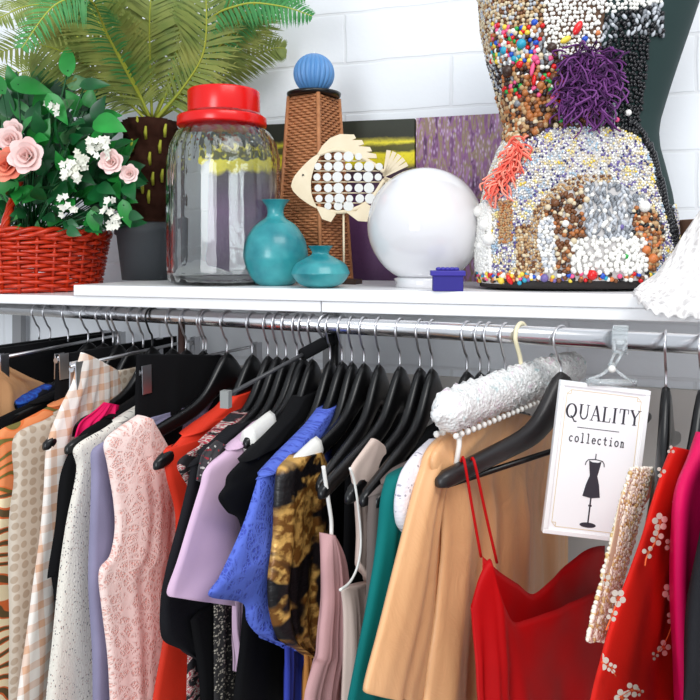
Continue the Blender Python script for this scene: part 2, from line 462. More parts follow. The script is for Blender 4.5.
M['lilac'] = cloth('pale lilac crepe', (226, 192, 218), .75, var=.05)
M['blue_lace'] = lace('cornflower blue lace', (88, 112, 212), (62, 80, 184), 60)
M['brocade'] = blotch('black and gold brocade', (16, 13, 16), (226, 176, 96), (124, 80, 32), sc=12, thr=.485, rough=.4, metallic=.25, bumpy=.8)
M['dusty'] = cloth('dusty pink chiffon', (206, 160, 160), .75)
M['blush'] = cloth('blush beige satin', (222, 200, 188), .5, var=.06)
M['taupe'] = cloth('taupe knit', (116, 104, 100), .85)
M['teal'] = cloth('teal jersey', (6, 110, 108), .8)
M['white_tex'] = speckle('white textured knit', (232, 228, 234), (168, 164, 176), 190, .2)
M['gold'] = satin('gold satin', (238, 186, 136), (224, 168, 116))
M['red'] = cloth('deep red jersey', (188, 8, 14), .6, weave=1400, st=.1)
M['poppy'] = cloth('poppy red crepe', (212, 28, 16), .65)
M['hotpink'] = cloth('hot pink crepe', (226, 14, 92), .6)
M['peach'] = cloth('peach satin', (222, 168, 120), .5)
M['camel'] = cloth('camel wool', (190, 128, 66), .85)
M['royal'] = cloth('royal blue crepe', (56, 70, 170), .7)
M['tweed'] = speckle('black and ecru tweed', (44, 42, 42), (176, 168, 152), 330, .34)
M['multi'] = blotch('patterned print', (30, 24, 28), (214, 208, 198), (170, 30, 56), sc=60, thr=.5, stretch=(.6, 1.6, 1))
M['snake'] = speckle('grey snakeskin print', (60, 58, 60), (196, 194, 188), 240, .3, (150, 40, 50))
M['bluefloral'] = blotch('blue and red floral', (14, 16, 30), (34, 92, 190), (30, 60, 150), sc=30, thr=.52)
M['orangefloral'] = swirl('orange and olive floral', (240, 146, 90), (232, 120, 60), (118, 108, 50), 16, 10)
M['creamswirl'] = swirl('cream print with orange and olive swirls', (240, 224, 186), (214, 104, 50), (92, 74, 44), 14, 12)

# --- left cluster: skirts and trousers on clip hangers
HL = []
for stem, tip in ((39, -90), (50, -78), (113, -8)):
    pl = Plane(stem)
    HL.append((pl, stem))
names = ['black trousers folded over a clip hanger, leftmost on the rail', 'black skirt clipped behind the peach skirt', 'black skirt clipped beside the white and peach plaid dress']
for i, (pl, stem) in enumerate(HL):
    if i == 2: pl.L = .118
    hanger(pl, ['steel clip hanger holding the leftmost black trousers', 'steel clip hanger holding the black skirt behind the peach skirt', 'steel clip hanger behind the plaid dress'][i], kind='clip')
    b = None
    z0 = NECK-.014
    y = 345
    o = garment(pl, [], M['black_soft'], ['trousers', 'skirt', 'skirt'][i], names[i], ['trousers', 'skirt', 'skirt'][i], build=False) if False else None
    # rectangular hang, both edges by arm length
    class R_: pass
    def hang(pl, s0, s1, z0, z1, mat, name, label, cat, flare=.02, T=.008, folds=(4, .003), sag=0, seed=0):
        b = MB(); vs = []; uv = []; n = 18; NC = 26
        R = random.Random(seed+len(label)); p0 = R.uniform(0, 6)
        for i in range(n+1):
            q = i/n; z = z0+(z1-z0)*q
            for side in (1, -1):
                for j in (range(NC+1) if side == 1 else range(NC-1, 0, -1)):
                    t = j/NC; s = (s0+flare*q)*(1-t)+(s1-flare*q)*t
                    prof = (1-abs(2*t-1)**4)**.5
                    zz = z-sag*4*t*(1-t)*(1-q)
                    vs.append(pl.pt(s, zz, side*T*prof+folds[1]*min(1, q*2)*math.sin(folds[0]*6.28*t+p0)*prof)); uv.append((s, z))
        m = 2*NC
        fs = [(i*m+k, i*m+(k+1) % m, (i+1)*m+(k+1) % m, (i+1)*m+k) for i in range(n) for k in range(m)]
        fs += [tuple(range(m))[::-1], tuple(n*m+k for k in range(m))]
        b.add(vs, fs, 0, uv); return tag(b.build(name, mat), label, cat, 'clothes on the rail')
    hang(pl, .165 if i < 2 else .12, -.165, NECK-.004, -.62, M['black_soft'], ['trousers', 'skirt', 'skirt'][i], names[i], ['trousers', 'skirt', 'skirt'][i])

# peach skirt
pl = Plane(68, -30); hanger(pl, 'steel clip hanger holding the peach satin skirt', kind='clip')
o = garment(pl, [(-40, 365, 8, 366), (-50, 372, 30, 377), (-55, 384, 53, 390), (-60, 430, 60, 420), (-70, 600, 62, 600), (-75, 760, 60, 760)], M['peach'], 'skirt', 'peach satin skirt with a pale waistband hanging from clips at the far left', 'skirt', T=.007)
# blue floral top, orange floral blouse
pl = Plane(88, -42); hanger(pl, 'black hanger carrying the blue floral top at the far left')
garment(pl, [(-48, 470), (-60, 560), (-66, 660), (-70, 760)], M['bluefloral'], 'blouse', 'dark blue floral top with red flecks at the far left edge', 'blouse', top=.08)
pl = Plane(103, -20); hanger(pl, 'black hanger between the blue floral top and the orange floral blouse')
garment(pl, [(-26, 470), (-34, 560), (-40, 760)], M['black_soft'], 'cardigan', 'black cardigan between the blue floral top and the orange floral blouse', 'cardigan', top=.05)
pl = Plane(118, 2); hanger(pl, 'black hanger carrying the orange floral blouse')
garment(pl, [(-2, 462), (-6, 500)], M['orangefloral'], 'blouse', 'orange blouse with olive floral print beside the beige dotted blouse', 'blouse', top=.07)
garment(pl, [(-4, 496), (-12, 560), (-14, 660), (-16, 760)], M['creamswirl'], 'dress', 'cream dress with orange and olive swirl print below the orange blouse', 'dress', T=.012)
# beige dotted blouse
pl = Plane(133, 20); hanger(pl, 'black hanger carrying the beige dotted blouse')
garment(pl, [(13, 480), (9, 520), (8, 600), (9, 690), (12, 760)], M['beige_dot'], 'blouse', 'sheer beige blouse with darker dots, left of the plaid dress', 'blouse', top=.04, T=.014, folds=(4, .006))
# plaid dress hung from a clip
pl = Plane(143, 45); hanger(pl, 'steel clip hanger gripping the plaid dress near the rail', kind='clip')
garment(pl, [(80, 352, 118, 372), (75, 368, 119, 376), (70, 385, 122, 392), (58, 410, 125, 420), (46, 446, 128, 450), (43, 500, 128, 500), (32, 590, 128, 590), (18, 690, 126, 690), (12, 760, 126, 760)], M['plaid'], 'dress', 'white and peach plaid dress hanging from a clip above its white top edge', 'dress', T=.009, folds=(4, .004))
# black hangers with tips at 45 and 68
pl = Plane(152, 44); hanger(pl, 'black hanger with a bare tip and black hook in front of the plaid dress', hook_mat=M['black_gloss'], tipout=True)
garment(pl, [(50, 476, 150, 470), (53, 560, 150, 560), (58, 700, 150, 700), (60, 760, 150, 760)], M['black_soft'], 'dress', 'narrow black dress directly in front of the plaid dress', 'dress', T=.004)
pl = Plane(172, 66); hanger(pl, 'black hanger carrying the black jacket left of the speckled cardigan', tipout=True)
garment(pl, [(62, 470), (56, 520), (47, 576), (53, 588, 150, 590), (75, 760, 150, 760)], M['black_soft'], 'jacket', 'black jacket with a pointed hem left of the speckled cream cardigan', 'jacket', top=.05, T=.007, tipgap=.022)
pl = Plane(168, 60, .2)
o = garment(pl, [(104, 402, 118, 405), (94, 412, 118, 414), (80, 424, 118, 428), (74, 445, 118, 450)], M['hotpink'], 'blouse', 'small glimpse of a hot pink top between black hangers at the left', 'blouse', T=.004, off=.024)
# speckled cardigan
pl = Plane(186, 80); hanger(pl, 'black hanger carrying the speckled cream cardigan')
garment(pl, [(76, 470), (66, 520), (56, 600), (46, 690), (44, 760)], M['speck'], 'cardigan', 'cream cardigan with grey speckles left of the grey lilac top', 'cardigan', top=.03, T=.012, folds=(5, .006))
pl = Plane(203, 98); hanger(pl, 'black hanger carrying the grey lilac top')
garment(pl, [(91, 475), (89, 520), (89, 600), (93, 700), (95, 760)], M['lilacgrey'], 'dress', 'grey lilac draped dress left of the pink lace dress', 'dress', top=.14, T=.012, folds=(9, .007))
# black skirt on shiny clips, behind pink lace
pl = Plane(206, 138, .15)
ts = hanger(pl, 'steel clip hanger with shiny clips holding the big black skirt', kind='clip')
garment(pl, [(136, 354, 222, 355), (135, 380, 222, 380), (134, 430, 222, 430), (134, 520, 222, 520), (134, 640, 222, 640), (134, 760, 222, 760)], M['black_soft'], 'skirt', 'large black skirt hanging from shiny clips right of the pink glimpse', 'skirt', T=.007, folds=(3, .003))
# pink lace dress
pl = Plane(227, 112); hanger(pl, 'black hanger carrying the pink lace dress')
garment(pl, [(140, 415, 150, 420), (120, 427, 162, 436), (104, 442, 176, 460), (107, 465, 184, 480), (113, 500, 184, 500), (115, 530, 182, 530), (110, 556, 182, 556), (98, 572, 180, 572), (101, 610, 180, 610), (107, 660, 178, 660), (110, 700, 176, 700), (112, 770, 176, 770)], M['pink_lace'], 'dress', 'salmon pink sleeveless lace dress right of the grey lilac dress', 'dress', T=.013, folds=(3, .002))
# bare black arms
# coral red dress
pl = Plane(252, 155); hanger(pl, 'black hanger with its tip poking out of the coral red dress', tipout=True)
garment(pl, [(163, 452), (166, 478), (176, 520), (172, 580), (162, 640), (152, 700), (142, 770)], M['orange_red'], 'dress', 'coral red dress with a slanted shoulder right of the pink lace dress', 'dress', top=.06, T=.013, folds=(3, .006), mir=.8, tipgap=.03)
# patterned / black sleeve garment
pl = Plane(268, 182, .22); hanger(pl, 'black hanger carrying the patterned grey top')
garment(pl, [(192, 500), (188, 560), (188, 640), (186, 700), (184, 770)], M['multi'], 'dress', 'dark dress printed in white and crimson, hem showing under the black sleeve', 'dress', top=.1, T=.007)
pl = Plane(277, 192); hanger(pl, 'black hanger carrying the charcoal top with the loose sleeve')
o = garment(pl, [(190, 470), (178, 520), (166, 570), (160, 605), (162, 638), (182, 650, 250, 650), (200, 662, 250, 652)], M['black_knit'], 'blouse', 'charcoal black top with a loose sleeve below the lilac blouse', 'blouse', top=.13, T=.013, folds=(3, .005))
garment(pl, [(215, 440, 232, 452), (204, 452, 234, 462), (200, 466, 233, 482), (198, 480, 228, 500)], M['snake'], 'collar', 'grey snakeskin print collar', '', T=.004, off=.015, parent=o)
garment(pl, [(190, 620), (196, 660), (200, 700), (202, 770)], M['black_soft'], 'skirt', 'black skirt hem between the crimson print and the tweed', 'skirt', T=.006, off=.008)
pl = Plane(286, 205); hanger(pl, 'black hanger carrying the tweed skirt')
garment(pl, [(212, 500, 260, 500), (214, 600, 260, 600), (214, 700, 260, 700), (214, 770, 260, 770)], M['tweed'], 'skirt', 'black and ecru tweed skirt showing below the lilac blouse', 'skirt', T=.006)
# lilac blouse
pl = Plane(297, 210); hanger(pl, 'black hanger carrying the pale lilac blouse')
o = garment(pl, [(200, 488), (190, 520), (178, 560), (168, 590), (171, 597, 262, 608)], M['lilac'], 'blouse', 'pale lilac blouse with a wide short sleeve', 'blouse', top=.115, T=.013, folds=(2, .004))
garment(pl, [(231, 598, 246, 600), (232, 630, 245, 632), (236, 655, 242, 655), (238, 672, 240, 673)], M['lilac'], 'sash', None, '', T=.004, off=.012, parent=o)
# white foam strip on hanger
pl = Plane(303, 245, .165); hanger(pl, 'black hanger with a white foam pad on its arm, behind the blue lace top', drop=.073, tipout=True)
def foam(pl, s0, s1, lab, grp='foam pads on hanger arms'):
    b = MB(); vs = []; n = 8
    for i in range(n+1):
        s = s0+(s1-s0)*i/n; z = NECK-.006+arm_z(s, .073 if pl.L < .2 else .098, pl.L)-.004
        for k in range(8):
            a = 2*PI*k/8; vs.append(pl.pt(s, z+math.sin(a)*.0165, math.cos(a)*.0105))
    fs = [(i*8+k, i*8+(k+1) % 8, (i+1)*8+(k+1) % 8, (i+1)*8+k) for i in range(n) for k in range(8)]+[tuple(range(8))[::-1], tuple(n*8+k for k in range(8))]
    b.add(vs, fs); return tag(b.build('foam_pad', M['white_plastic']), lab, 'foam pad', grp)
foam(pl, .10, .160, 'white foam pad on a black hanger arm above the lilac blouse')
# black top
pl = Plane(326, 228, .17)
tr = thing('trouser_hanger', pl.pt(0, -.2), 'slanting black rod hanger with a small grey clip above the coral red dress', 'hanger', 'hangers along the clothes rail')
b = MB(); q0 = pl.pt(-.01, -.128); q1 = pl.pt(*pl.px(226, 396)); b.tube([q0, q1], .003, 8); b.build('rod', plain('dark grey rod', (60, 60, 62), .35), tr)
b = MB(); b.tube([q0, q0.lerp(q1, .3)], .009, 10); b.build('rubber_sleeve', M['black_soft'], tr)
b = MB(); b.box(q1-Vector((0, 0, .004)), .006, .005, .011); b.ball(q1, .005, 0, 8, 6); b.build('clip', plain('grey clip', (140, 142, 140), .5), tr, smooth=False)
b = MB(); b.tube(smooth_pts([pl.pt(.0165*math.cos(math.radians(200-k*24)), RZ-.0015+.0165*math.sin(math.radians(200-k*24))) for k in range(10)]+[pl.pt(0, -.13)], 3), .0018, 8); b.build('hook', M['hook'], tr)
pl = Plane(312, 234); hanger(pl, 'black hanger carrying the black short sleeved top')
garment(pl, [(226, 486), (219, 498), (228, 512), (240, 524, 290, 530), (243, 580), (240, 640), (234, 700), (230, 770)], M['black_soft'], 'blouse', 'black short sleeved top between the lilac blouse and the blue lace top', 'blouse', top=.05, T=.008)
pl = Plane(330, 272, .17); hanger(pl, 'black hanger carrying a black camisole between the black top and the blue lace top')
hang(pl, .10, -.19, NECK-.075, -.6, M['black_soft'], 'camisole', 'black camisole behind the shoulder of the blue lace top', 'camisole')
# blue lace
pl = Plane(342, 262); hanger(pl, 'black hanger carrying the blue lace top')
garment(pl, [(258, 480), (247, 515), (232, 550), (218, 578), (208, 596), (242, 603), (247, 620), (256, 632, 300, 634), (272, 640, 300, 640)], M['blue_lace'], 'blouse', 'cornflower blue lace top with scalloped hem', 'blouse', top=.065, T=.012, folds=(3, .004), rag=.003)
garment(pl, [(284, 630, 312, 630), (284, 660, 312, 660), (283, 700, 312, 700), (282, 770, 312, 770)], M['royal'], 'skirt', 'royal blue skirt strip under the black and gold jacket', 'skirt', T=.006, off=.004)
pl = Plane(352, 304, .16); hanger(pl, 'black hanger bare at its tip right of the blue lace top', tipout=True)
hang(pl, .07, -.19, NECK-.07, -.6, M['black_soft'], 'camisole', 'black camisole between the blue lace top and the brocade jacket', 'camisole')
# brocade jacket
pl = Plane(364, 279); hanger(pl, 'black hanger carrying the black and gold brocade jacket')
foam(pl, .135, .19, 'white foam pad at the shoulder of the black and gold jacket')
garment(pl, [(292, 458, 318, 450), (277, 470, 326, 470), (273, 500, 328, 500), (273, 540, 328, 540), (269, 580, 328, 580), (270, 610, 327, 610), (278, 638, 326, 636), (297, 650, 325, 654), (312, 660, 324, 658)], M['brocade'], 'jacket', 'black and gold brocade jacket in the middle of the rail', 'jacket', T=.013, folds=(3, .004))
garment(pl, [(303, 640, 326, 640), (304, 665, 326, 665), (302, 700, 326, 700), (300, 770, 326, 770)], M['camel'], 'trousers', 'camel trousers showing under the black and gold jacket', 'trousers', T=.005)
pl = Plane(379, 318, .2); hanger(pl, 'black hanger between the brocade jacket and the dusty pink dress', tipout=True)
hang(pl, .12, -.19, NECK-.085, -.6, M['black_soft'], 'camisole', 'black camisole between the brocade jacket and the dusty pink dress', 'camisole')
# dusty pink dress with strap
pl = Plane(400, 320); hanger(pl, 'black hanger carrying the dusty pink strappy dress', tipout=True)
o = garment(pl, [(326, 534, 330, 534), (323, 560, 344, 560), (324, 600, 348, 600), (321, 630, 349, 630), (318, 655, 350, 655), (313, 664, 352, 664), (306, 685, 352, 685), (303, 705, 352, 705), (298, 770, 356, 770)], M['dusty'], 'dress', 'dusty pink chiffon dress with a gathered skirt and white strap', 'dress', T=.010, folds=(6, .004))
b = MB(); pts = [pl.pt(*pl.px(x, y), .003) for x, y in ((321, 466), (323, 480), (326, 500), (329, 520), (329, 536))]
b.tube(smooth_pts(pts, 4), .0024, 8); b.build('shoulder_strap', M['white_plastic'], o)
# blush tank
pl = Plane(420, 347); hanger(pl, 'black hanger carrying the blush beige tank dress', tipout=True)
o = garment(pl, [(372, 438, 384, 448), (360, 452, 390, 470), (350, 468, 389, 490), (352, 480, 386, 530), (356, 500, 382, 560), (359, 530, 378, 580), (358, 560, 376, 595)], M['blush'], 'dress', 'blush beige tank dress with a folded shoulder right of the dusty pink dress', 'dress', T=.006, folds=(2, .002))
garment(pl, [(341, 589, 378, 580), (344, 610, 378, 610), (345, 650, 376, 650), (344, 700, 374, 700), (342, 770, 374, 770)], M['blush'], 'front_panel', None, '', T=.007, off=.0, parent=o)
b = MB(); pts = [pl.pt(*pl.px(x, y, .009), .009) for x, y in ((350, 468), (354, 480), (358, 505), (361, 540), (358, 565), (350, 582), (340, 590))]
b.tube(smooth_pts(pts, 4), .0015, 6); b.build('binding', M['white_plastic'], o)
pl2 = Plane(432, 362); hanger(pl2, 'black hanger bare with a broad neck in the middle of the rail', tipout=True)
hang(pl2, .09, -.19, NECK-.08, -.6, M['black_soft'], 'camisole', 'black camisole between the blush tank dress and the taupe top', 'camisole')
# taupe
pl = Plane(467, 375); hanger(pl, 'black hanger carrying the taupe knit top', tipout=True)
garment(pl, [(370, 500), (368, 540), (364, 620), (360, 700), (358, 770)], M['taupe'], 'blouse', 'taupe knit top between the blush tank dress and the teal dress', 'blouse', top=.18, T=.008)
# teal
pl = Plane(480, 392); hanger(pl, 'black hanger carrying the teal dress')
garment(pl, [(390, 480, 414, 466), (384, 500, 425, 490), (379, 540, 430, 540), (368, 600, 440, 600), (358, 650, 440, 650), (349, 700, 440, 700), (338, 770, 440, 770)], M['teal'], 'dress', 'teal dress left of the gold satin blouse', 'dress', T=.012, folds=(3, .004))
# white textured top
pl = Plane(489, 404); hanger(pl, 'black hanger carrying the white textured top')
garment(pl, [(432, 440, 460, 440), (415, 455, 455, 458), (402, 474, 450, 480), (397, 500, 440, 505), (399, 524, 436, 530), (408, 536, 430, 538)], M['white_tex'], 'blouse', 'white textured short sleeved top tucked behind the gold blouse', 'blouse', T=.012, folds=(5, .003))
# gold satin blouse
pl = Plane(505, 424); hanger(pl, 'black hanger inside the collar of the gold satin blouse', bar=False)
o = garment(pl, [(494, 408, 556, 422), (466, 424, 585, 446), (440, 442, 612, 470), (430, 462, 618, 500), (440, 500, 618, 540), (440, 560, 618, 600), (430, 640, 618, 660), (424, 700, 618, 700), (420, 770, 618, 770)], M['gold'], 'blouse', 'gold satin blouse with a wide flared sleeve', 'blouse', T=.012, folds=(5, .007), NC=60)
garment(pl, [(496, 404, 508, 412), (470, 419, 488, 432), (441, 437, 466, 452), (428, 452, 456, 468), (423, 470, 450, 480), (417, 490, 445, 500), (405, 535, 443, 545), (392, 585, 442, 590), (378, 640, 436, 640), (366, 688, 426, 694), (370, 693, 424, 699)], M['gold'], 'sleeve', None, '', T=.010, folds=(2, .003), off=-.006, parent=o)
# padded crochet hanger
pl = Plane(521, 440, .2)
t = thing('padded_hanger', pl.pt(0, -.2), 'padded hanger wrapped in white pastel-flecked crochet with a cream hook', 'hanger', 'hangers along the clothes rail')
r = RR+.0045; pts = [pl.pt(r*math.cos(math.radians(200-k*240/14)), RZ-.0015+r*math.sin(math.radians(200-k*240/14))) for k in range(15)]+[pl.pt(.003, RZ-.028), pl.pt(0, RZ-.04), pl.pt(0, -.155)]
b = MB(); b.tube(smooth_pts(pts, 3), .0028, 8); b.build('hook', M['cream_plastic'], t)
b = MB(); vs = []; n = 70; K = 28; R = random.Random(3)
for i in range(n+1):
    s = -.2+.41*i/n; q = abs(s)/.2
    zc = -.169-.002*q; hh = .0255*(1-.10*q)*min(1, ((1.03-min(1.02, q))*9))**.5; tt = .019*min(1, ((1.03-min(1.02, q))*9))**.5
    for k in range(K):
        a = 2*PI*k/K; f = 1+.10*R.uniform(-1, 1)+.08*math.sin(i*1.9+k*2.1)
        vs.append(pl.pt(s, zc+hh*f*math.sin(a), tt*f*math.cos(a)))
b.add(vs, [(i*K+k, i*K+(k+1) % K, (i+1)*K+(k+1) % K, (i+1)*K+k) for i in range(n) for k in range(K)]+[tuple(range(K))[::-1], tuple(n*K+k for k in range(K))])
b.build('crochet_cover', crochet(), t)
b = MB()
for k in range(60):      # little loops along the lower hem
    s = -.18+.37*k/59; z = -.169-.024
    c = pl.pt(s, z-.003, .010*(-1)**k); b.ball(c, .0032+.001*R.random(), 0, 6, 4)
pts = [pl.pt(.165, -.19, .004), pl.pt(.17, -.21, .006), pl.pt(.175, -.235, .004)]
b.tube(pts, .003, 6); b.build('picot_edging', M['white_plastic'], t)
# red strappy dress
pl = Plane(561, 438, .226); hanger(pl, 'black wooden hanger with a trouser bar carrying the red strappy dress', drop=.077, bar=True, thick=.008, body_mat=plain('dark stained wood', (34, 31, 32), .4), neck=-.150, tipout=True)
def panel(pl, cols, off, T=.006, wave=.004, seed=0, NR=26, sub=6, bow=.0):
    tops = smooth_pts([(*pl.px(c[0], c[1], off), 0) for c in cols], sub); bots = smooth_pts([(*pl.px(c[2], c[3], off), 0) for c in cols], sub)
    n = len(tops); b = MB(); vs = []; uv = []
    for i in range(n):
        u = i/(n-1); edge = (1-abs(2*u-1)**5)**.5
        for side in (1, -1):
            for j in (range(NR+1) if side == 1 else range(NR-1, 0, -1)):
                t = j/NR; s = tops[i].x*(1-t)+bots[i].x*t; z = tops[i].y*(1-t)+bots[i].y*t
                pr = (1-abs(2*t-1)**12)**.5
                d = bow*math.sin(PI*u)+wave*(math.sin(u*19+seed+t*2)+.6*math.sin(u*37+1.3*seed-t*3))*min(1, t*2)*edge+.003*noise.noise(Vector((s*25, z*18, seed)))
                vs.append(pl.pt(s, z, off+d+side*T*edge*pr)); uv.append((s, z))
    m = 2*NR
    fs = [(i*m+k, i*m+(k+1) % m, (i+1)*m+(k+1) % m, (i+1)*m+k) for i in range(n-1) for k in range(m)]+[tuple(range(m))[::-1], tuple((n-1)*m+k for k in range(m))]
    b.add(vs, fs, 0, uv); return b
back = panel(pl, [(482, 556, 484, 770), (500, 572, 500, 770), (518, 584, 520, 770), (533, 594, 540, 770), (550, 580, 560, 770), (572, 560, 580, 770), (590, 548, 600, 770), (606, 546, 612, 770)], .0, .003, .001, 2)
o = back.build('dress', M['red']); tag(o, 'deep red dress with spaghetti straps hanging below the sign', 'dress', 'clothes on the rail')
fr = panel(pl, [(471, 606, 482, 770), (476, 576, 484, 770), (484, 556, 488, 770), (489, 582, 494, 770), (496, 604, 504, 770), (506, 618, 516, 770), (522, 615, 530, 770), (545, 608, 555, 770), (575, 598, 580, 770), (606, 586, 612, 770)], .028, .004, .003, 1, bow=.012)
fr.build('front_bodice', M['red'], o)
for (x0, y0, x1, y1) in ((464, 460, 481, 557), (474, 461, 497, 563)):
    b = MB(); A0 = pl.pt(*pl.px(x0, y0, .012), .012); A1 = pl.pt(*pl.px(x1, y1, .02), .02)
    b.tube(smooth_pts([pl.pt(*pl.px(x0-3, y0+3, -.004), -.004), A0, A0.lerp(A1, .5)+Vector((0, 0, -.001)), A1], 5), .0016, 6); b.build('spaghetti_strap', M['red'], o)
# right end: cream beaded, red floral, hot pink, black
pl = Plane(666, 648); hanger(pl, 'black hanger seen nearly end on right of the sign', tipout=True)
pc = Plane(664, 618, .22)
b = garment(pc, [(636, 468, 652, 474), (628, 480, 652, 488), (618, 505, 640, 515), (609, 545, 628, 550), (600, 590, 620, 592), (592, 628, 606, 634), (594, 641, 602, 643)], None, '', 'cream', '', T=.0016, folds=(1, .0), build=False)
base_v = len(b.v); R = random.Random(5)
for i in range(1700):   # sewn pearls and sequins
    q = R.random(); s_y = 468+q*172
    xl = 636-44*q**.9; xr = 653-48*q
    x = xl-5+(xr-xl+6)*R.random(); o_ = .0024
    t_ = min(1, max(0, (x-xl)/(xr-xl))); sz = pc.px(x, s_y, o_*(1-abs(2*t_-1)**2)**.5)
    b.ball(pc.pt(sz[0], sz[1], o_*(1-abs(2*t_-1)**2.6)**.5), .0017+.0009*R.random(), 1+(R.random() < .3), 6, 4)
tag(b.build('beaded_sleeve_top', [plain('cream lining', (226, 208, 176), .7), plain('pearl', (246, 238, 222), .25), plain('gold sequin', (214, 182, 124), .3)]), 'cream pearl-beaded top hanging over the lower right of the sign', 'blouse', 'clothes on the rail')
pl = Plane(702, 652); hanger(pl, 'black hanger carrying the red floral dress')
b = garment(pl, [(676, 447, 692, 452), (664, 470, 696, 475), (652, 505, 697, 505), (640, 540, 697, 540), (622, 590, 696, 590), (604, 645, 694, 645), (588, 700, 692, 700), (570, 770, 690, 770)], None, '', 'red', '', T=.007, folds=(2, .0025), build=False, NC=60)
def petalflower(b, cx, cy, r, off=.0125, m=1, stems=True, R=R, n=5, rot=0):
    cx = min(cx, 686)
    for k in range(n):
        a = 2*PI*k/n+rot; x = cx+r*.62*math.cos(a); y = cy+r*.75*math.sin(a)
        vs = []
        for j in range(10):
            q = 2*PI*j/10; vs.append(pl.pt(*pl.px(x+r*.40*math.cos(q), y+r*.42*math.sin(q), off), off))
        b.add(vs, [tuple(range(10))], m)
    vs = [pl.pt(*pl.px(cx+r*.22*math.cos(2*PI*j/8), cy+r*.25*math.sin(2*PI*j/8), off+.0006), off+.0006) for j in range(8)]
    b.add(vs, [tuple(range(8))], 2)
for (x, y, r, n) in ((660, 522, 8, 5), (657, 538, 7, 4), (648, 552, 6, 3), (670, 545, 6, 4), (676, 505, 5, 3), (618, 598, 8, 5), (612, 615, 6, 4), (670, 592, 8, 5), (672, 618, 6, 4), (664, 648, 7, 4), (655, 656, 4, 3), (601, 662, 8, 5), (612, 668, 5, 4), (632, 690, 7, 4), (622, 698, 8, 5), (640, 692, 4, 3), (671, 450, 4, 3), (661, 472, 5, 3), (605, 580, 6, 4), (678, 560, 4, 3)):
    petalflower(b, x, y, r, n=n, rot=x*.7)
def sprig(b, pts):
    w3 = [pl.pt(*pl.px(x, y, .0122), .0122) for x, y in pts]; b.tube(smooth_pts(w3, 4), .0006, 4, 2)
for s_ in (((660, 522), (656, 540), (647, 556), (645, 566)), ((670, 592), (674, 612), (668, 636), (658, 652)), ((601, 662), (610, 668), (616, 676)), ((618, 698), (632, 690), (642, 692)), ((618, 598), (612, 615), (606, 630))): sprig(b, s_)
tag(b.build('floral_dress', [M['poppy'], plain('print ivory', (240, 222, 206), .7), plain('print rust', (224, 92, 40), .7)]), 'poppy red dress printed with white blossom sprigs at the right', 'dress', 'clothes on the rail')
pl = Plane(728, 684); hanger(pl, 'black hanger carrying the hot pink dress at the right edge')
garment(pl, [(700, 432, 735, 440), (692, 455, 735, 460), (680, 490, 735, 490), (677, 530, 735, 530), (677, 600, 735, 600), (680, 690, 735, 690), (690, 760, 735, 760)], M['hotpink'], 'dress', 'hot pink dress at the right edge of the rail', 'dress', T=.012, folds=(3, .004))
pl = Plane(745, 716); hanger(pl, 'black hanger last on the rail at the right edge')
garment(pl, [(716, 450, 760, 450), (704, 540, 760, 540), (694, 620, 760, 620), (686, 700, 760, 700), (680, 770, 760, 770)], M['black_knit'], 'coat', 'charcoal coat last on the rail right of the hot pink dress', 'coat', T=.012)

# ---------------------------------------------------------------- the sign
sd = .80; rot = math.radians(6.9)
TLp = P(560.5, 380, sd)
ex = (cw(1, 0)-cw(0, 0)); ez = Vector((0, 0, 1)); ey = (cw(0, 1)-cw(0, 0))
U = (ex*math.cos(rot)-ez*math.sin(rot)); V = (-ex*math.sin(rot)-ez*math.cos(rot))
SW, SH = 90.5/F*sd, 153.5/F*sd
def S(u, v, w=0): return TLp+U*u+V*v-ey*w      # metres on the sign face, w towards the viewer
sg = thing('sign_holder', S(SW/2, SH), 'white framed sign reading QUALITY collection hanging from the rail', 'sign')
b = MB(); b.prism([S(0, 0), S(0, SH), S(SW, SH), S(SW, 0)], ey*.006); b.build('backing', plain('white acrylic', (236, 238, 240), .3), sg, smooth=False, bevel=.001)
b = MB(); e = .0055
for q in ([(0, 0), (SW, 0), (SW, e), (0, e)], [(0, SH-e), (SW, SH-e), (SW, SH), (0, SH)], [(0, e), (e, e), (e, SH-e), (0, SH-e)], [(SW-e, e), (SW, e), (SW, SH-e), (SW-e, SH-e)]):
    b.prism([S(u, v, .0025) for u, v in q], ey*.0025)
b.build('frame', plain('white frame', (246, 246, 246), .25), sg, smooth=False, bevel=.0008)
b = MB(); b.prism([S(u, v, .0006) for u, v in ((e, e), (e, SH-e), (SW-e, SH-e), (SW-e, e))], ey*.0005)
paper = b.build('paper_insert', plain('sign paper', (248, 248, 250), .6), sg, smooth=False)
px_ = SW/90.5                                    # one photo pixel in sign metres
gold_m = plain('sign gold line', (226, 208, 176), .6); ink = plain('sign ink', (52, 50, 60), .6)
b = MB()
def ribbon(b, pts, wd, m=0, w=.0010):
    pts = [Vector((p[0], p[1])) for p in pts]
    for i in range(len(pts)-1):
        d = (pts[i+1]-pts[i]); 
        if d.length < 1e-6: continue
        d.normalize(); n = Vector((-d.y, d.x)); w0 = wd[i] if hasattr(wd, '__len__') else wd; w1 = wd[i+1] if hasattr(wd, '__len__') else wd
        A, B_ = pts[i]-d*w0*.15, pts[i+1]+d*w1*.15
        b.add([S(p.x*px_, p.y*px_, w) for p in (A-n*w0/2, B_-n*w1/2, B_+n*w1/2, A+n*w0/2)], [(0, 1, 2, 3)], m)
g = 8; Wp, Hp = 90.5, SH/px_
ribbon(b, [(g+4, g), (Wp-g-4, g)], .7); ribbon(b, [(g+4, Hp-g), (Wp-g-4, Hp-g)], .7); ribbon(b, [(g, g+4), (g, Hp-g-4)], .7); ribbon(b, [(Wp-g, g+4), (Wp-g, Hp-g-4)], .7)
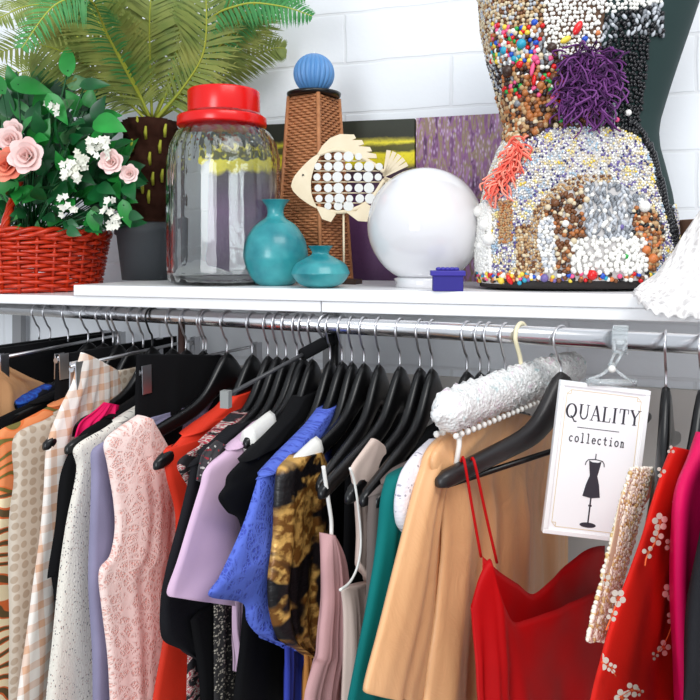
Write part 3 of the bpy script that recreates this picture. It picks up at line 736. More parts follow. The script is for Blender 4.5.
for (cx, cy, sx, sy) in ((g, g, 1, 1), (Wp-g, g, -1, 1), (g, Hp-g, 1, -1), (Wp-g, Hp-g, -1, -1)):
    ribbon(b, [(cx, cy+4*sy), (cx+4*sx, cy+4*sy), (cx+4*sx, cy)], .7); ribbon(b, [(cx+4*sx, cy), (cx, cy+4*sy)], .6)
b.build('gold_border', gold_m, sg, smooth=False)
def arc(cx, cy, rx, ry, a0, a1, n=18): return [(cx+rx*math.cos(math.radians(a0+(a1-a0)*i/n)), cy+ry*math.sin(math.radians(a0+(a1-a0)*i/n))) for i in range(n+1)]
# serif capitals, box 1 high, y down
CAP = {
 'Q': [(arc(.42, .5, .36, .44, 0, 360, 30), 'o'), ([(.42, .82), (.6, .98), (.72, 1.16), (.9, 1.16)], .1)],
 'U': [([(.18, .03), (.18, .62)], .16), (arc(.45, .62, .27, .33, 180, 0), .1), ([(.72, .62), (.72, .03)], .08), ([(.02, .03), (.34, .03)], .05), ([(.58, .03), (.86, .03)], .05)],
 'A': [([(.42, .02), (.12, .97)], .07), ([(.42, .02), (.74, .97)], .16), ([(.22, .65), (.62, .65)], .06), ([(0, .97), (.26, .97)], .05), ([(.58, .97), (.9, .97)], .05)],
 'L': [([(.2, .03), (.2, .97)], .16), ([(.04, .03), (.38, .03)], .05), ([(.04, .97), (.66, .97), (.68, .7)], .06)],
 'I': [([(.2, .03), (.2, .97)], .16), ([(.04, .03), (.36, .03)], .05), ([(.04, .97), (.36, .97)], .05)],
 'T': [([(.38, .03), (.38, .97)], .16), ([(.04, .3), (.05, .03), (.71, .03), (.72, .3)], .06), ([(.22, .97), (.54, .97)], .05)],
 'Y': [([(.12, .03), (.42, .52)], .16), ([(.74, .03), (.42, .52)], .07), ([(.42, .5), (.42, .97)], .16), ([(0, .03), (.28, .03)], .05), ([(.6, .03), (.88, .03)], .05), ([(.26, .97), (.58, .97)], .05)]}
b = MB(); x = 9.0; H = 15.5; W_ = 12.6
for ch, adv in (('Q', 1.0), ('U', .97), ('A', .93), ('L', .83), ('I', .55), ('T', .86), ('Y', .9)):
    for st, wd in CAP[ch]:
        if wd == 'o':
            ws = [(.07+.10*abs(math.cos(2*PI*i/30)))*W_ for i in range(31)]
            ribbon(b, [(x+p[0]*W_, 21+p[1]*H) for p in st], ws)
        else: ribbon(b, [(x+p[0]*W_, 21+p[1]*H) for p in st], wd*W_)
    x += adv*W_*.985
ribbon(b, [(22, 44.5), (64, 44.5)], .7)
LOW = {'c': [arc(.3, .68, .24, .28, -45, -315, 14)], 'o': [arc(.3, .68, .25, .28, 0, 360, 18)], 'l': [[(.12, .02), (.3, .02), (.3, .96)], [(.1, .96), (.5, .96)]],
 'e': [[(.06, .66), (.53, .66)]+arc(.3, .68, .24, .28, -8, -320, 14)], 't': [[(.26, .15), (.26, .85), (.36, .96), (.52, .92)], [(.06, .42), (.5, .42)]],
 'i': [[(.14, .42), (.3, .42), (.3, .96)], [(.1, .96), (.5, .96)], [(.28, .12), (.34, .2)]], 'n': [[(.06, .42), (.14, .42), (.14, .96)], [(.14, .55), (.3, .41), (.44, .5), (.46, .96)], [(.04, .96), (.24, .96)], [(.36, .96), (.56, .96)]]}
x = 15.2
for ch in 'collection':
    for st in LOW[ch]: ribbon(b, [(x+p[0]*6.6, 50+p[1]*9.6) for p in st], 1.05)
    x += 5.72
# dress form
def poly(b, pts, m=0, w=.0011): b.add([S(x*px_, y*px_, w) for x, y in pts], [tuple(range(len(pts)))], m)
cx = 44
ribbon(b, [(cx, 69), (cx, 75)], 1.0); ribbon(b, [(cx-9, 78), (cx-7, 75.5), (cx, 74.5), (cx+7, 75.5), (cx+9, 78)], .9)
ribbon(b, [(cx-9, 78), (cx-9.5, 81)], .9); ribbon(b, [(cx+9, 78), (cx+9.5, 81)], .9)
poly(b, [(cx-6.2, 76), (cx-5, 84), (cx-3.8, 91), (cx+3.8, 91), (cx+5, 84), (cx+6.2, 76), (cx+3, 77.5), (cx-3, 77.5)])
poly(b, [(cx-3.8, 91), (cx-6.6, 100), (cx-8.8, 112), (cx, 113.5), (cx+8.8, 112), (cx+6.6, 100), (cx+3.8, 91)])
ribbon(b, [(cx, 113), (cx, 140)], 1.5); ribbon(b, [(cx-1.5, 121), (cx+1.5, 121)], 1.6)
poly(b, arc(cx, 140.5, 8.2, 2.6, 0, 345, 20))
b.build('printed_lettering', ink, sg, smooth=False)
# clear clip chain from rail to sign
cl = thing('sign_clip', P(612, 385, .80), 'clear plastic clip linking the rail to the sign', 'clip')
ca, cd = rail_ad(621); rc = cw(ca, cd, RZ)
b = MB(); r = RR+.0035
rdw = cw(RD.x, RD.y)-cw(0, 0); fw = cw(-math.sin(TH), -math.cos(TH))-cw(0, 0)
for k in range(14):
    a0 = math.radians(-60+k*20)
    c = rc+fw*(r*math.cos(a0))+Vector((0, 0, r*math.sin(a0)))
    b.box(c, .0085, .0032, .0022, Matrix(((rdw.x, fw.x*-math.sin(a0), fw.x*math.cos(a0)), (rdw.y, fw.y*-math.sin(a0), fw.y*math.cos(a0)), (0, math.cos(a0), math.sin(a0)))))
b.build('rail_clip', M['clear'], cl, smooth=False)
b = MB(); Z0 = P(619, 352, .82); Z1 = P(612, 366, .81); Z2 = P(611, 381, .80)
for A0, A1, wd in ((P(620, 340, .825), Z0, .007), (Z0, Z1, .0045)):
    for sgn in (-1, 1): b.tube([A0+ex*wd*sgn, A1+ex*wd*.7*sgn], .0016, 6)
    b.tube([A1-ex*wd*.8, A1+ex*wd*.8], .0018, 6)
b.ball(Z1, .0052, 0, 10, 8); b.build('link', M['clear'], cl)
b = MB(); b.ball(P(612, 369, .805), .0042, 0, 10, 8); b.build('snap', M['white_plastic'], cl)
b = MB()
for sgn in (-1, 1): b.tube(smooth_pts([Z1, Z1.lerp(Z2, .6)+ex*.012*sgn, Z2+ex*.026*sgn-ez*.002*sgn], 4), .0018, 6)
b.box(Z2-ez*.0015, .028, .0045, .0035, Matrix(((ex.x, ey.x, 0), (ex.y, ey.y, 0), (0, 0, 1)))); b.build('grip_bar', M['clear'], cl)

# ---------------------------------------------------------------- things on the shelf
TOP = -.0535
def ctr(px, d, z=TOP): return cw((px-350)/F*d, d, z)
# canvases
def field_mat():
    m = MT('field print', .6); v = m.coords(); sp = m.n('ShaderNodeSeparateXYZ'); m.l(v, sp.inputs[0])
    nz = m.n('ShaderNodeTexNoise', i_Scale=14.0, i_Detail=8.0, i_Roughness=.7); m.l(v, nz.inputs[0])
    ad = m.n('ShaderNodeMath', operation='MULTIPLY_ADD'); m.l(nz.outputs[0], ad.inputs[0]); ad.inputs[1].default_value = .05; m.l(sp.outputs[1], ad.inputs[2])
    c = m.ramp(ad.outputs[0], [(0, (70, 38, 76)), (.45, (120, 74, 124)), (.6, (84, 48, 86)), (.72, (70, 50, 60)), (.76, (250, 232, 30)), (.815, (255, 238, 40)), (.83, (84, 86, 26)), (.865, (96, 92, 30)), (.885, (252, 238, 60)), (.905, (150, 140, 50)), (.92, (40, 42, 26)), (1, (44, 48, 34))])
    n2 = m.n('ShaderNodeTexVoronoi', i_Scale=90.0); m.l(m.coords((1, .5, 1)), n2.inputs[0])
    m.col(m.mix(m.ramp(n2.outputs['Distance'], [(0, (150,)*3), (.35, (40,)*3), (.5, (0,)*3)]), c, (40, 24, 40))); return m.m
def lav_mat():
    m = MT('lavender print', .6); v = m.coords((1, .45, 1), rot=(0, 0, .25))
    a = m.n('ShaderNodeTexVoronoi', i_Scale=52.0); m.l(v, a.inputs[0]); 
    n = m.n('ShaderNodeTexNoise', i_Scale=11.0, i_Detail=6.0, i_Distortion=1.0); m.l(m.coords((2.2, .6, 1), rot=(0, 0, .3)), n.inputs[0])
    base = m.ramp(n.outputs[0], [(.3, (84, 50, 80)), (.46, (150, 98, 148)), (.54, (150, 132, 88)), (.66, (178, 128, 180))])
    m.col(m.mix(m.ramp(a.outputs['Distance'], [(0, (235,)*3), (.28, (140,)*3), (.45, (0,)*3)]), base, (232, 204, 240))); return m.m
def canvas(name, x0, y0, x1, y1, Yc, mat, label):
    # px of top corners; base stands on shelf
    def q(px, py):
        u = (px-350)/F; d = Yc/(math.cos(YAW)+u*math.sin(YAW)); return cw(u*d, d, (HZ-py)/F*d)
    A, B_ = q(x0, y0), q(x1, y1); c, dd = Vector((A.x, A.y, CAMZ+TOP)), Vector((B_.x, B_.y, CAMZ+TOP))
    b = MB(); bk = Vector((0, .018, 0)); vs = [c, dd, B_, A, c+bk, dd+bk, B_+bk, A+bk]
    b.add(vs, [(0, 1, 2, 3), (4, 7, 6, 5), (0, 4, 5, 1), (1, 5, 6, 2), (2, 6, 7, 3), (3, 7, 4, 0)], 0, [(0, 0), (1, 0), (1, 1), (0, 1)]*2)
    return tag(b.build(name, mat, smooth=False), label, 'picture', 'canvas prints behind the shelf display')
canvas('canvas_print', 205, 127, 414.5, 118.5, 1.27, field_mat(), 'canvas print of dark trees and a yellow field behind the wooden fish')
canvas('canvas_print', 416, 118, 560, 110, 1.27, lav_mat(), 'canvas print of purple lavender behind the white globe')

# glass jar
c = ctr(224, 1.18); jar = thing('glass_jar', c, 'large ribbed glass jar with a bright red lid beside the palm pot', 'jar')
glass = MT('jar glass', .02, Transmission_Weight=1.0, IOR=1.45).col((250, 253, 252)).m
R0 = .0945; prof = [(.001, .0), (R0*.86, .0), (R0*.97, .006), (R0, .02), (R0, .19), (R0*.99, .21), (R0*.93, .235), (R0*.82, .253), (R0*.70, .262), (R0*.67, .27), (R0*.67, .285)]
inner = [(r-.0035 if r > .01 else r, max(z, .006)) for r, z in prof][::-1]
def rip(a, z):
    k = .0
    if .205 < z < .262: k = .012*math.sin(26*a+z*260)
    elif z < .2 and z > .015: k = .0075*math.sin(20*a)+.003*math.sin(3*a+z*20)+.004*math.sin(z*150+2*math.sin(5*a))*(1 if z < .06 else .2)
    return k
fine = []
for i in range(len(prof)-1):
    n = max(1, int(abs(prof[i+1][1]-prof[i][1])/.005))
    for j in range(n): fine.append(tuple(prof[i][k]+(prof[i+1][k]-prof[i][k])*j/n for k in (0, 1)))
fine.append(prof[-1])
b = MB(); b.lathe(fine+inner, c, 120, 0, lambda a, z: rip(a, z), close=True); b.build('glass_body', glass, jar)
redp = plain('red plastic', (224, 14, 10), .25)
b = MB(); n = 64
def tl(o_, z): return c+Vector((0, 0, z))+o_
lidc = c+ex*.0
b.lathe([(.001, .263), (R0*.77, .263), (R0*.785, .2645), (R0*.79, .266), (R0*.79, .277), (R0*.785, .2785), (R0*.77, .2795), (.001, .2805)], c-ex*.003, 64)
b.build('lid_collar', redp, jar)
b = MB(); b.lathe([(.001, .2805), (.0598, .281), (.0605, .283), (.0605, .320), (.060, .3222), (.0585, .3235), (.001, .3245)], c, 64, 0, lambda a, z: .012*math.cos(60*a) if z < .317 else 0)
b.build('lid_cap', redp, jar)
# potted palm
pc_ = ctr(150, 1.36); palm = thing('potted_palm', pc_, 'artificial palm with long green fronds in a dark grey pot', 'plant')
b = MB(); b.lathe([(.001, 0), (.052, 0), (.062, .085), (.066, .088), (.067, .108), (.062, .11), (.06, .1), (.001, .1)], pc_, 40); b.build('pot', plain('dark grey pot', (62, 66, 70), .6), palm)
b = MB()
def trk(a, z): return .07*math.sin(9*a+z*140)+.06*math.sin(17*a-z*220)
b.lathe([(.045-.0045*math.sin(i*.5)+.001*(i % 3), .1+i*.0056) for i in range(38)]+[(.01, .315)], pc_, 40, 0, trk)
b.build('trunk', cloth('palm bark', (58, 32, 22), .95, weave=200, st=1, var=.4), palm)
R = random.Random(2); stub = plain('yellow green stub', (176, 178, 52), .6)
for (x, y) in ((133, 145), (146, 132), (150, 158), (160, 146), (139, 170), (149, 196), (162, 175), (130, 160), (153, 178), (165, 130), (138, 122), (143, 188), (168, 160)):
    d = 1.36-.046+abs(x-150)*.0006
    b = MB(); p0, p1 = P(x, y+7, d), P(x-(150-x)*.06, y-6, d-.006)
    b.tube([p0, p0.lerp(p1, .5)-ey*.004, p1], [.0026, .0034, .002], 6); b.build('leaf_stub', stub, palm)
def leafmat(name, c1, c2, rough=.5):
    m = MT(name, rough); nz = m.n('ShaderNodeTexNoise', i_Scale=18.0, i_Detail=3.0); m.l(m.coords(kind='Object'), nz.inputs[0])
    m.col(m.mix(m.ramp(nz.outputs[0], [(.3, (0,)*3), (.7, (255,)*3)]), c1, c2)); m.b.inputs['Subsurface Weight'].default_value = .0; return m.m
fm = [leafmat('frond olive', (156, 162, 82), (102, 126, 56)), leafmat('frond green', (84, 156, 84), (48, 122, 62)), plain('rachis', (168, 176, 62), .5)]
def frond(pts, wmax, mat=0, n=58, nrm=None, droop=.3, seed=0, t0=.12):
    R = random.Random(seed); crv = smooth_pts([P(*p) for p in pts], 24); m = len(crv); b = MB()
    b.tube(crv[::3]+[crv[-1]], [.0028*(1-.8*i/(len(crv[::3]))) for i in range(len(crv[::3])+1)], 6, 1)
    nrm = nrm or -ey
    for k in range(n):
        t = t0+(1-t0)*k/(n-1); i = min(m-2, int(t*(m-1))); p = crv[i]; tg = (crv[i+1]-crv[max(0, i-1)]).normalized()
        w = wmax*(math.sin(PI*min(1, (t-t0)/(1-t0)*.86+.12))**.6)*(1-.15*R.random())
        for sg_ in (-1, 1):
            sd_ = tg.cross(nrm).normalized()*sg_
            dr = (sd_*.86+tg*.52+nrm*R.uniform(-.1, .25)).normalized()
            p2 = p+dr*w*.5+Vector((0, 0, -droop*w*.12)); p3 = p+dr*w+Vector((0, 0, -droop*w*.5))
            wd = max(.0022, w*.045); a = tg*wd
            lift = nrm*.001
            b.add([p-a*.6, p+a*.6, p2+a+lift, p2-a+lift, p3], [(0, 1, 2, 3), (3, 2, 4)], 0)
            # small secondary teeth
            for q in (.45, .62, .78):
                pq = p+dr*w*q+Vector((0, 0, -droop*w*.3*q)); b.add([pq-a*.5, pq+a*.9, pq+(dr*.5+tg*.8)*w*.10], [(0, 1, 2)], 0)
    return b.build('frond', [fm[mat], fm[2]], palm)
fr_ = [
 ([(150, 118, 1.33), (128, 70, 1.27), (100, 25, 1.2), (70, -30, 1.14)], .095, 0),
 ([(152, 118, 1.34), (150, 60, 1.3), (150, 10, 1.27), (156, -40, 1.25)], .095, 0),
 ([(156, 120, 1.33), (185, 85, 1.28), (204, 50, 1.24), (206, -5, 1.2), (202, -50, 1.18)], .085, 0),
 ([(148, 122, 1.33), (118, 92, 1.3), (82, 62, 1.24), (40, 45, 1.18), (0, 52, 1.13)], .07, 0),
 ([(158, 118, 1.34), (205, 75, 1.34), (243, 48, 1.34), (262, 15, 1.33), (275, -30, 1.32)], .06, 0),
 ([(150, 116, 1.34), (110, 40, 1.2), (90, 0, 1.1), (55, 5, 1.04), (22, 48, 1.0)], .055, 1),
 ([(150, 116, 1.34), (90, 30, 1.22), (40, 5, 1.12), (-5, 20, 1.05)], .065, 0),
 ([(156, 116, 1.34), (200, 30, 1.24), (240, 5, 1.18), (280, 6, 1.15), (312, 16, 1.12)], .042, 1),
 ([(154, 118, 1.36), (175, 60, 1.34), (180, 10, 1.32), (180, -40, 1.3)], .085, 0),
 ([(156, 120, 1.35), (200, 92, 1.36), (235, 70, 1.37), (268, 50, 1.36), (285, 48, 1.36)], .045, 0),
 ([(148, 120, 1.36), (132, 50, 1.34), (120, 0, 1.3), (118, -40, 1.28)], .085, 0),
 ([(150, 118, 1.35), (100, 60, 1.32), (60, 20, 1.28), (20, -20, 1.25)], .085, 0),
 ([(152, 118, 1.35), (80, 80, 1.34), (30, 70, 1.3), (-20, 90, 1.27)], .05, 0),
 ([(156, 118, 1.35), (215, 60, 1.3), (240, 20, 1.27), (250, -30, 1.25)], .075, 0),
 ([(156, 118, 1.33), (225, 40, 1.28), (250, 8, 1.22), (276, -8, 1.2), (305, -6, 1.18)], .05, 1),
]
for i, (pts, wm, mt) in enumerate(fr_): frond(pts, wm, mt, seed=i, droop=.5 if mt == 1 else .3)

# red wicker basket
bc = cw((28-350)/F*1.32, 1.32, -.0713); bask = thing('wicker_basket', bc, 'red wicker basket with a tall handle on the left of the shelf', 'basket')
wick = MT('red wicker', .3); nz = wick.n('ShaderNodeTexNoise', i_Scale=70.0); wick.l(wick.coords(kind='Object'), nz.inputs[0]); wick.col(wick.mix(nz.outputs[0], (232, 66, 24), (156, 26, 12)))
wick = wick.m
b = MB(); NP = 30; HB = .105
def brad(z): return .125+.018*(z/HB)
for row in range(15):
    z = .006+row*(HB-.01)/14; pts = []
    for k in range(NP*6):
        a = 2*PI*k/(NP*6); rr = brad(z)+.0042*math.sin(a*NP/2+(PI if row % 2 else 0)); pts.append(bc+Vector((rr*math.cos(a), rr*math.sin(a), z+.0012*math.sin(a*7+row))))
    b.tube(pts, .0036, 6, closed=True)
for k in range(NP):
    a = 2*PI*(k+.5)/NP; b.tube([bc+Vector((brad(z)*math.cos(a), brad(z)*math.sin(a), z)) for z in (0, .05, HB)], .003, 5)
b.lathe([(.001, .001), (.122, .001), (.122, .005), (.001, .005)], bc, 40); b.build('woven_body', wick, bask)
b = MB()
for ph in (0, PI*2/3, PI*4/3):
    pts = [bc+Vector(((brad(HB)+.005*math.cos(9*a+ph))*math.cos(a), (brad(HB)+.005*math.cos(9*a+ph))*math.sin(a), HB+.006*math.sin(9*a+ph))) for a in [2*PI*i/160 for i in range(160)]]
    b.tube(pts, .0042, 6, closed=True)
b.build('braided_rim', wick, bask)
b = MB()   # handle runs front to back, so it shows as a narrow arch
hb0, hb1 = P(2, 232, 1.20), P(54, 230, 1.42); top_ = P(30, 158, 1.28)
hb0.z = hb1.z = CAMZ-.0713+HB
for ph in range(3):
    pts = []
    for i in range(41):
        t = i/40; base = hb0.lerp(hb1, t); z = .118*math.sin(PI*t)**1.15
        pts.append(base+Vector((0, 0, z))+ex*.0045*math.sin(t*34+ph*2.09)+ez*.003*math.cos(t*34+ph*2.09))
    b.tube(pts, .0042, 6)
b.build('handle', wick, bask)

# bouquet
bq = thing('flower_bouquet', bc+Vector((0, 0, .03)), 'artificial bouquet of green leaves, pink roses and white blossoms in the red basket', 'flowers')
lm = [leafmat('leaf dark', (24, 104, 50), (12, 66, 34), .35), leafmat('leaf bright', (40, 156, 62), (26, 118, 44), .4), leafmat('leaf pale', (96, 150, 92), (58, 116, 66), .45)]
def leaf_shape(c, dr, nrm, L, W, b, m=0):
    dr = dr.normalized(); sd_ = dr.cross(nrm).normalized(); n2 = sd_.cross(dr).normalized(); vs = []; ks = 9
    for i in range(ks+1):
        t = i/ks; w_ = W*(math.sin(PI*t**.75))**.9*(1-.15*t); p = c+dr*(L*t)-n2*(.25*L*t*t)
        w_ = max(w_, .0003)
        vs += [p-sd_*w_+n2*w_*.25, p, p+sd_*w_+n2*w_*.25]
    b.add(vs, [(i*3+k, i*3+k+1, (i+1)*3+k+1, (i+1)*3+k) for i in range(ks) for k in (0, 1)], m)
R = random.Random(11)
def inside(x, y):   # silhouette of the bouquet in the photograph, used only to spread the leaves
    top = 75+35*max(0, (x-60)/80)**1.2; rightx = min(136, 88+(y-85)*.62)
    return y > top and x < rightx and y < 238
cnt = 0
b_st = MB(); b_fo = MB(); tries = 0
while cnt < 420:
    x, y = R.uniform(-25, 140), R.uniform(70, 232)
    if not inside(x, y): continue
    if y > 205 and (15 < x < 60) and R.random() < .5: continue
    if y > 222 and x > 105: continue
    d = 1.17+.2*R.random()+(.03 if y < 120 else 0)
    c = P(x, y, d); out = (c-(bc+Vector((0, 0, .13)))); out.normalize()
    dr = (out+Vector((R.uniform(-.7, .7), R.uniform(-.4, .4), R.uniform(-.8, .4)))).normalized()
    nrm = (-ey+Vector((R.uniform(-.6, .6), R.uniform(-.3, .3), R.uniform(-.2, .9)))).normalized()
    L = R.uniform(.036, .060)*(.62 if y > 195 else 1); b = MB() if cnt < 88 else b_fo; mk = R.choice((0, 0, 1, 1, 2))
    if cnt >= 88: c = c+ey*.02; mk = R.choice((0, 0, 0, 1))
    leaf_shape(c-dr*L*.5, dr, nrm, L, L*R.uniform(.26, .40), b, 0 if cnt < 88 else mk)
    if cnt < 88: b.build('leaf', lm[mk], bq)
    if cnt % 3 == 0: b_st.tube([c-dr*L*.5, (c-dr*L*.5).lerp(bc+Vector((0, 0, .09)), .55), bc+Vector((R.uniform(-.03, .03), R.uniform(-.03, .03), .05))], .0012, 4)
    cnt += 1
# long leaves as in the photo
for (x, y, dx, dy, L) in ((18, 84, 1, .15, .07), (68, 70, -.1, -1, .06), (85, 85, 1, -.15, .05), (124, 205, .2, 1, .05), (92, 215, .2, 1, .045), (2, 90, -.5, -.6, .06), (52, 100, .6, 1, .06)):
    d = 1.2; c = P(x, y, d); dr = ex*dx-ez*dy; b = MB(); leaf_shape(c-dr*L*.2, dr, -ey+ez*.3, L, L*.26, b); b.build('leaf', lm[1 if x != 85 else 0], bq)
    b_st.tube([c, c.lerp(bc+Vector((0, 0, .1)), .5), bc+Vector((0, 0, .06))], .0014, 4)
b_st.build('stems', lm[0], bq); b_fo.build('foliage', lm, bq)['kind'] = 'stuff'
def rose(c, r, m1):
    b = MB(); R = random.Random(int(c.x*1e4) % 991)
    for ring, (rr, n, tilt) in enumerate(((.25, 3, .1), (.5, 4, .35), (.8, 5, .6), (1.0, 6, .95))):
        for k in range(n):
            a = 2*PI*k/n+ring*.8; o_ = ex*math.cos(a)+ez*math.sin(a); up = (-ey*math.cos(tilt*1.1)+o_*math.sin(tilt*1.1)).normalized(); sd_ = up.cross(o_).normalized() if up.cross(o_).length > .01 else ex
            sd_ = (-ey).cross(o_).normalized(); vs = []
            for i in range(5):
                for j in range(5):
                    u = (j/4-.5)*2; v = i/4
                    wv = r*.72*math.sin(PI*(.22+.46*v)); p = c+o_*r*rr*.35+up*r*(v*1.0)*(.75+.1*ring)+sd_*u*wv-o_*abs(u)**2*r*.12-up*abs(u)**2.5*r*.3*v+o_*r*.18*v*v*ring*.6
                    vs.append(p)
            b.add(vs, [(i*5+j, i*5+j+1, (i+1)*5+j+1, (i+1)*5+j) for i in range(4) for j in range(4)], 0)
    return b.build('rose', m1, bq)
rp = leafmat('rose pink', (253, 232, 228), (248, 208, 202), .6); rc_ = leafmat('rose coral', (248, 160, 130), (238, 122, 98), .6); rw = leafmat('blossom white', (250, 248, 240), (232, 232, 214), .6)
for (x, y, d, r, mt) in ((28, 156, 1.165, .020, rp), (11, 140, 1.18, .015, rp), (8, 165, 1.17, .019, rc_), (112, 162, 1.19, .014, rp), (130, 174, 1.2, .011, rp), (14, 130, 1.2, .012, rp)): rose(P(x, y, d), r, mt)
def cluster(x, y, d, R_, n):
    b = MB(); R = random.Random(int(x*7+y)); 
    for k in range(n):
        c = P(x+R.uniform(-1, 1)*R_, y+R.uniform(-1, 1)*R_*1.1, d+R.uniform(-.012, .012)); rr = .0062; rot_ = R.uniform(0, 6)
        nn = (-ey+Vector((R.uniform(-.5, .5), 0, R.uniform(-.5, .5)))).normalized(); e1 = nn.cross(ez).normalized(); e2 = e1.cross(nn)
        for q in range(5):
            a = rot_+2*PI*q/5; o_ = e1*math.cos(a)+e2*math.sin(a); s2 = nn.cross(o_)
            b.add([c, c+o_*rr*.6+s2*rr*.42, c+o_*rr*1.15+nn*.001, c+o_*rr*.6-s2*rr*.42], [(0, 1, 2, 3)], 0)
    return b.build('blossom_cluster', rw, bq)
for a in ((70, 172, 1.17, 9, 26), (98, 148, 1.18, 10, 26), (84, 160, 1.175, 8, 16), (115, 222, 1.2, 6, 9), (66, 206, 1.19, 9, 9), (52, 110, 1.2, 6, 7), (108, 206, 1.19, 6, 7)): cluster(*a)

# wicker tower with black cap
tc = ctr(314, 1.235); tw = thing('wicker_tower', tc, 'tall tapering brown wicker stand with a flat black top behind the vases', 'stand')
ta = math.radians(-27)-YAW*0; HT = .3255
def corner(k, z, g=0):
    h = (.047-(.047-.0306)*z/HT)+g; a = math.radians(45+90*k)+math.radians(-15.5); return tc+Vector((h*1.0*math.sqrt(2)*math.cos(a), h*math.sqrt(2)*math.sin(a), z))
wm = MT('brown wicker', .6); nz = wm.n('ShaderNodeTexNoise', i_Scale=90.0, i_Detail=3.0); wm.l(wm.coords(kind='Object'), nz.inputs[0]); wm.col(wm.mix(nz.outputs[0], (206, 142, 94), (134, 78, 44))); wm = wm.m
b = MB(); rows = 66
for r_ in range(rows):
    z = .004+r_*(HT-.008)/(rows-1)
    for k in range(4):
        A, B_ = corner(k, z), corner(k+1, z); nn = (B_-A).cross(ez).normalized(); pts = []
        for j in range(25):
            t = j/24; pts.append(A.lerp(B_, t)+nn*.0016*math.sin(t*PI*8+(PI if r_ % 2 else 0)))
        b.tube(pts, .0024, 5, cap=False)
for k in range(4):
    b.tube([corner(k, 0, .001), corner(k, HT, .001)], .0038, 6)
    b.add([corner(k, 0, -.002), corner(k+1, 0, -.002), corner(k+1, HT, -.002), corner(k, HT, -.002)], [(0, 1, 2, 3)], 0)
b.build('woven_body', wm, tw)
b = MB(); zt = HT
b.lathe([(.001, HT), (.044, HT), (.0475, HT+.003), (.048, HT+.007), (.001, HT+.0075)], tc, 48); b.build('cap_plate', M['black_gloss'], tw)
# ribbed blue ball
b = MB(); cc = tc+Vector((0, 0, HT+.0085+.0335)); vs = []
nn_ = 198
prof = [(.0365*math.sin(PI*(.04+.92*i/24)), -.0355*math.cos(PI*(.04+.92*i/24))) for i in range(25)]
b.lathe(prof, cc, nn_, 0, lambda a, z: -.10+.10*abs(math.sin(11*a))**.7)
o = tag(b.build('ribbed_ball', plain('blue ceramic', (88, 142, 198), .4)), 'blue ribbed ball ornament on top of the wicker stand', 'ornament')
b = MB(); b.tube([cc+Vector((0, 0, .032)), cc+Vector((0, 0, .039))], .0011, 6); b.build('wick', M['white_plastic'], o)

# teal vases
def teal_mat():
    m = MT('teal frosted glass', .32); n = m.n('ShaderNodeTexNoise', i_Scale=22.0, i_Detail=4.0); m.l(m.coords(kind='Object'), n.inputs[0])
    m.col(m.mix(m.ramp(n.outputs[0], [(.3, (0,)*3), (.7, (255,)*3)]), (10, 112, 124), (66, 164, 168))); m.b.inputs['Coat Weight'].default_value = .15; return m.m
tm = teal_mat()
def vase(px, d, prof, label):
    c = ctr(px, d); out = smooth_pts([(r, z, 0) for r, z in prof], 6); pr = [(p.x, p.y) for p in out]
    inn = [(max(.002, r-.003), z) for r, z in pr[::-1] if z > prof[-1][1]*.6]
    b = MB(); b.lathe([(.001, 0)]+pr+inn, c, 56); return tag(b.build('vase', tm), label, 'vase', 'teal glass vases')
vase(275.5, 1.125, [(.026, 0), (.040, .012), (.0505, .037), (.052, .052), (.047, .075), (.033, .096), (.0175, .107), (.0135, .113), (.0135, .122), (.017, .130), (.023, .137)], 'larger teal vase with a round body and flared neck')
vase(320.5, 1.055, [(.018, 0), (.033, .006), (.043, .019), (.0435, .024), (.037, .036), (.022, .045), (.0135, .050), (.0135, .055), (.019, .063)], 'small squat teal vase in front of the fish stand')

# white globe
gc = ctr(425, 1.07); gb = thing('lamp_globe', gc, 'glossy white opal glass globe standing on its collar', 'lamp globe')
opal = MT('opal glass', .05, Coat_Weight=.8).col((226, 225, 227)).m
b = MB(); rs = .0885; pr = [(rs*math.sin(PI*i/40*.995+.004), rs*(1-math.cos(PI*i/40*.995+.004))+.0055) for i in range(41)]
b.lathe(pr, gc, 80); b.build('globe_body', opal, gb)
b = MB(); b.lathe([(.044, 0), (.046, .001), (.0445, .006), (.048, .013), (.042, .016), (.038, .012), (.038, 0)], gc, 56, close=True); b.build('collar', opal, gb)
# blue box
xc = ctr(447.5, .965); bx = thing('gift_box', xc, 'small royal blue gift box with a lid and bow at the shelf front', 'gift box')
bl = plain('royal blue box', (34, 24, 128), .6); Rz = Matrix.Rotation(math.radians(-4)+YAW, 3, 'Z')
b = MB(); b.box(xc+Vector((0, 0, .011)), .0205, .014, .011, Rz); b.build('box_body', bl, bx, smooth=False, bevel=.001)
b = MB(); b.box(xc+Vector((0, 0, .0245)), .0235, .016, .0035, Rz); b.build('lid', plain('royal blue lid', (50, 38, 150), .5), bx, smooth=False, bevel=.001)
b = MB()
for q in range(5): b.ball(xc+Rz@Vector((-.012+.006*q, 0, .030)), .004, 0, 8, 6, (1.1, .8, .7))
b.build('bow', plain('blue ribbon', (58, 50, 158), .5), bx)

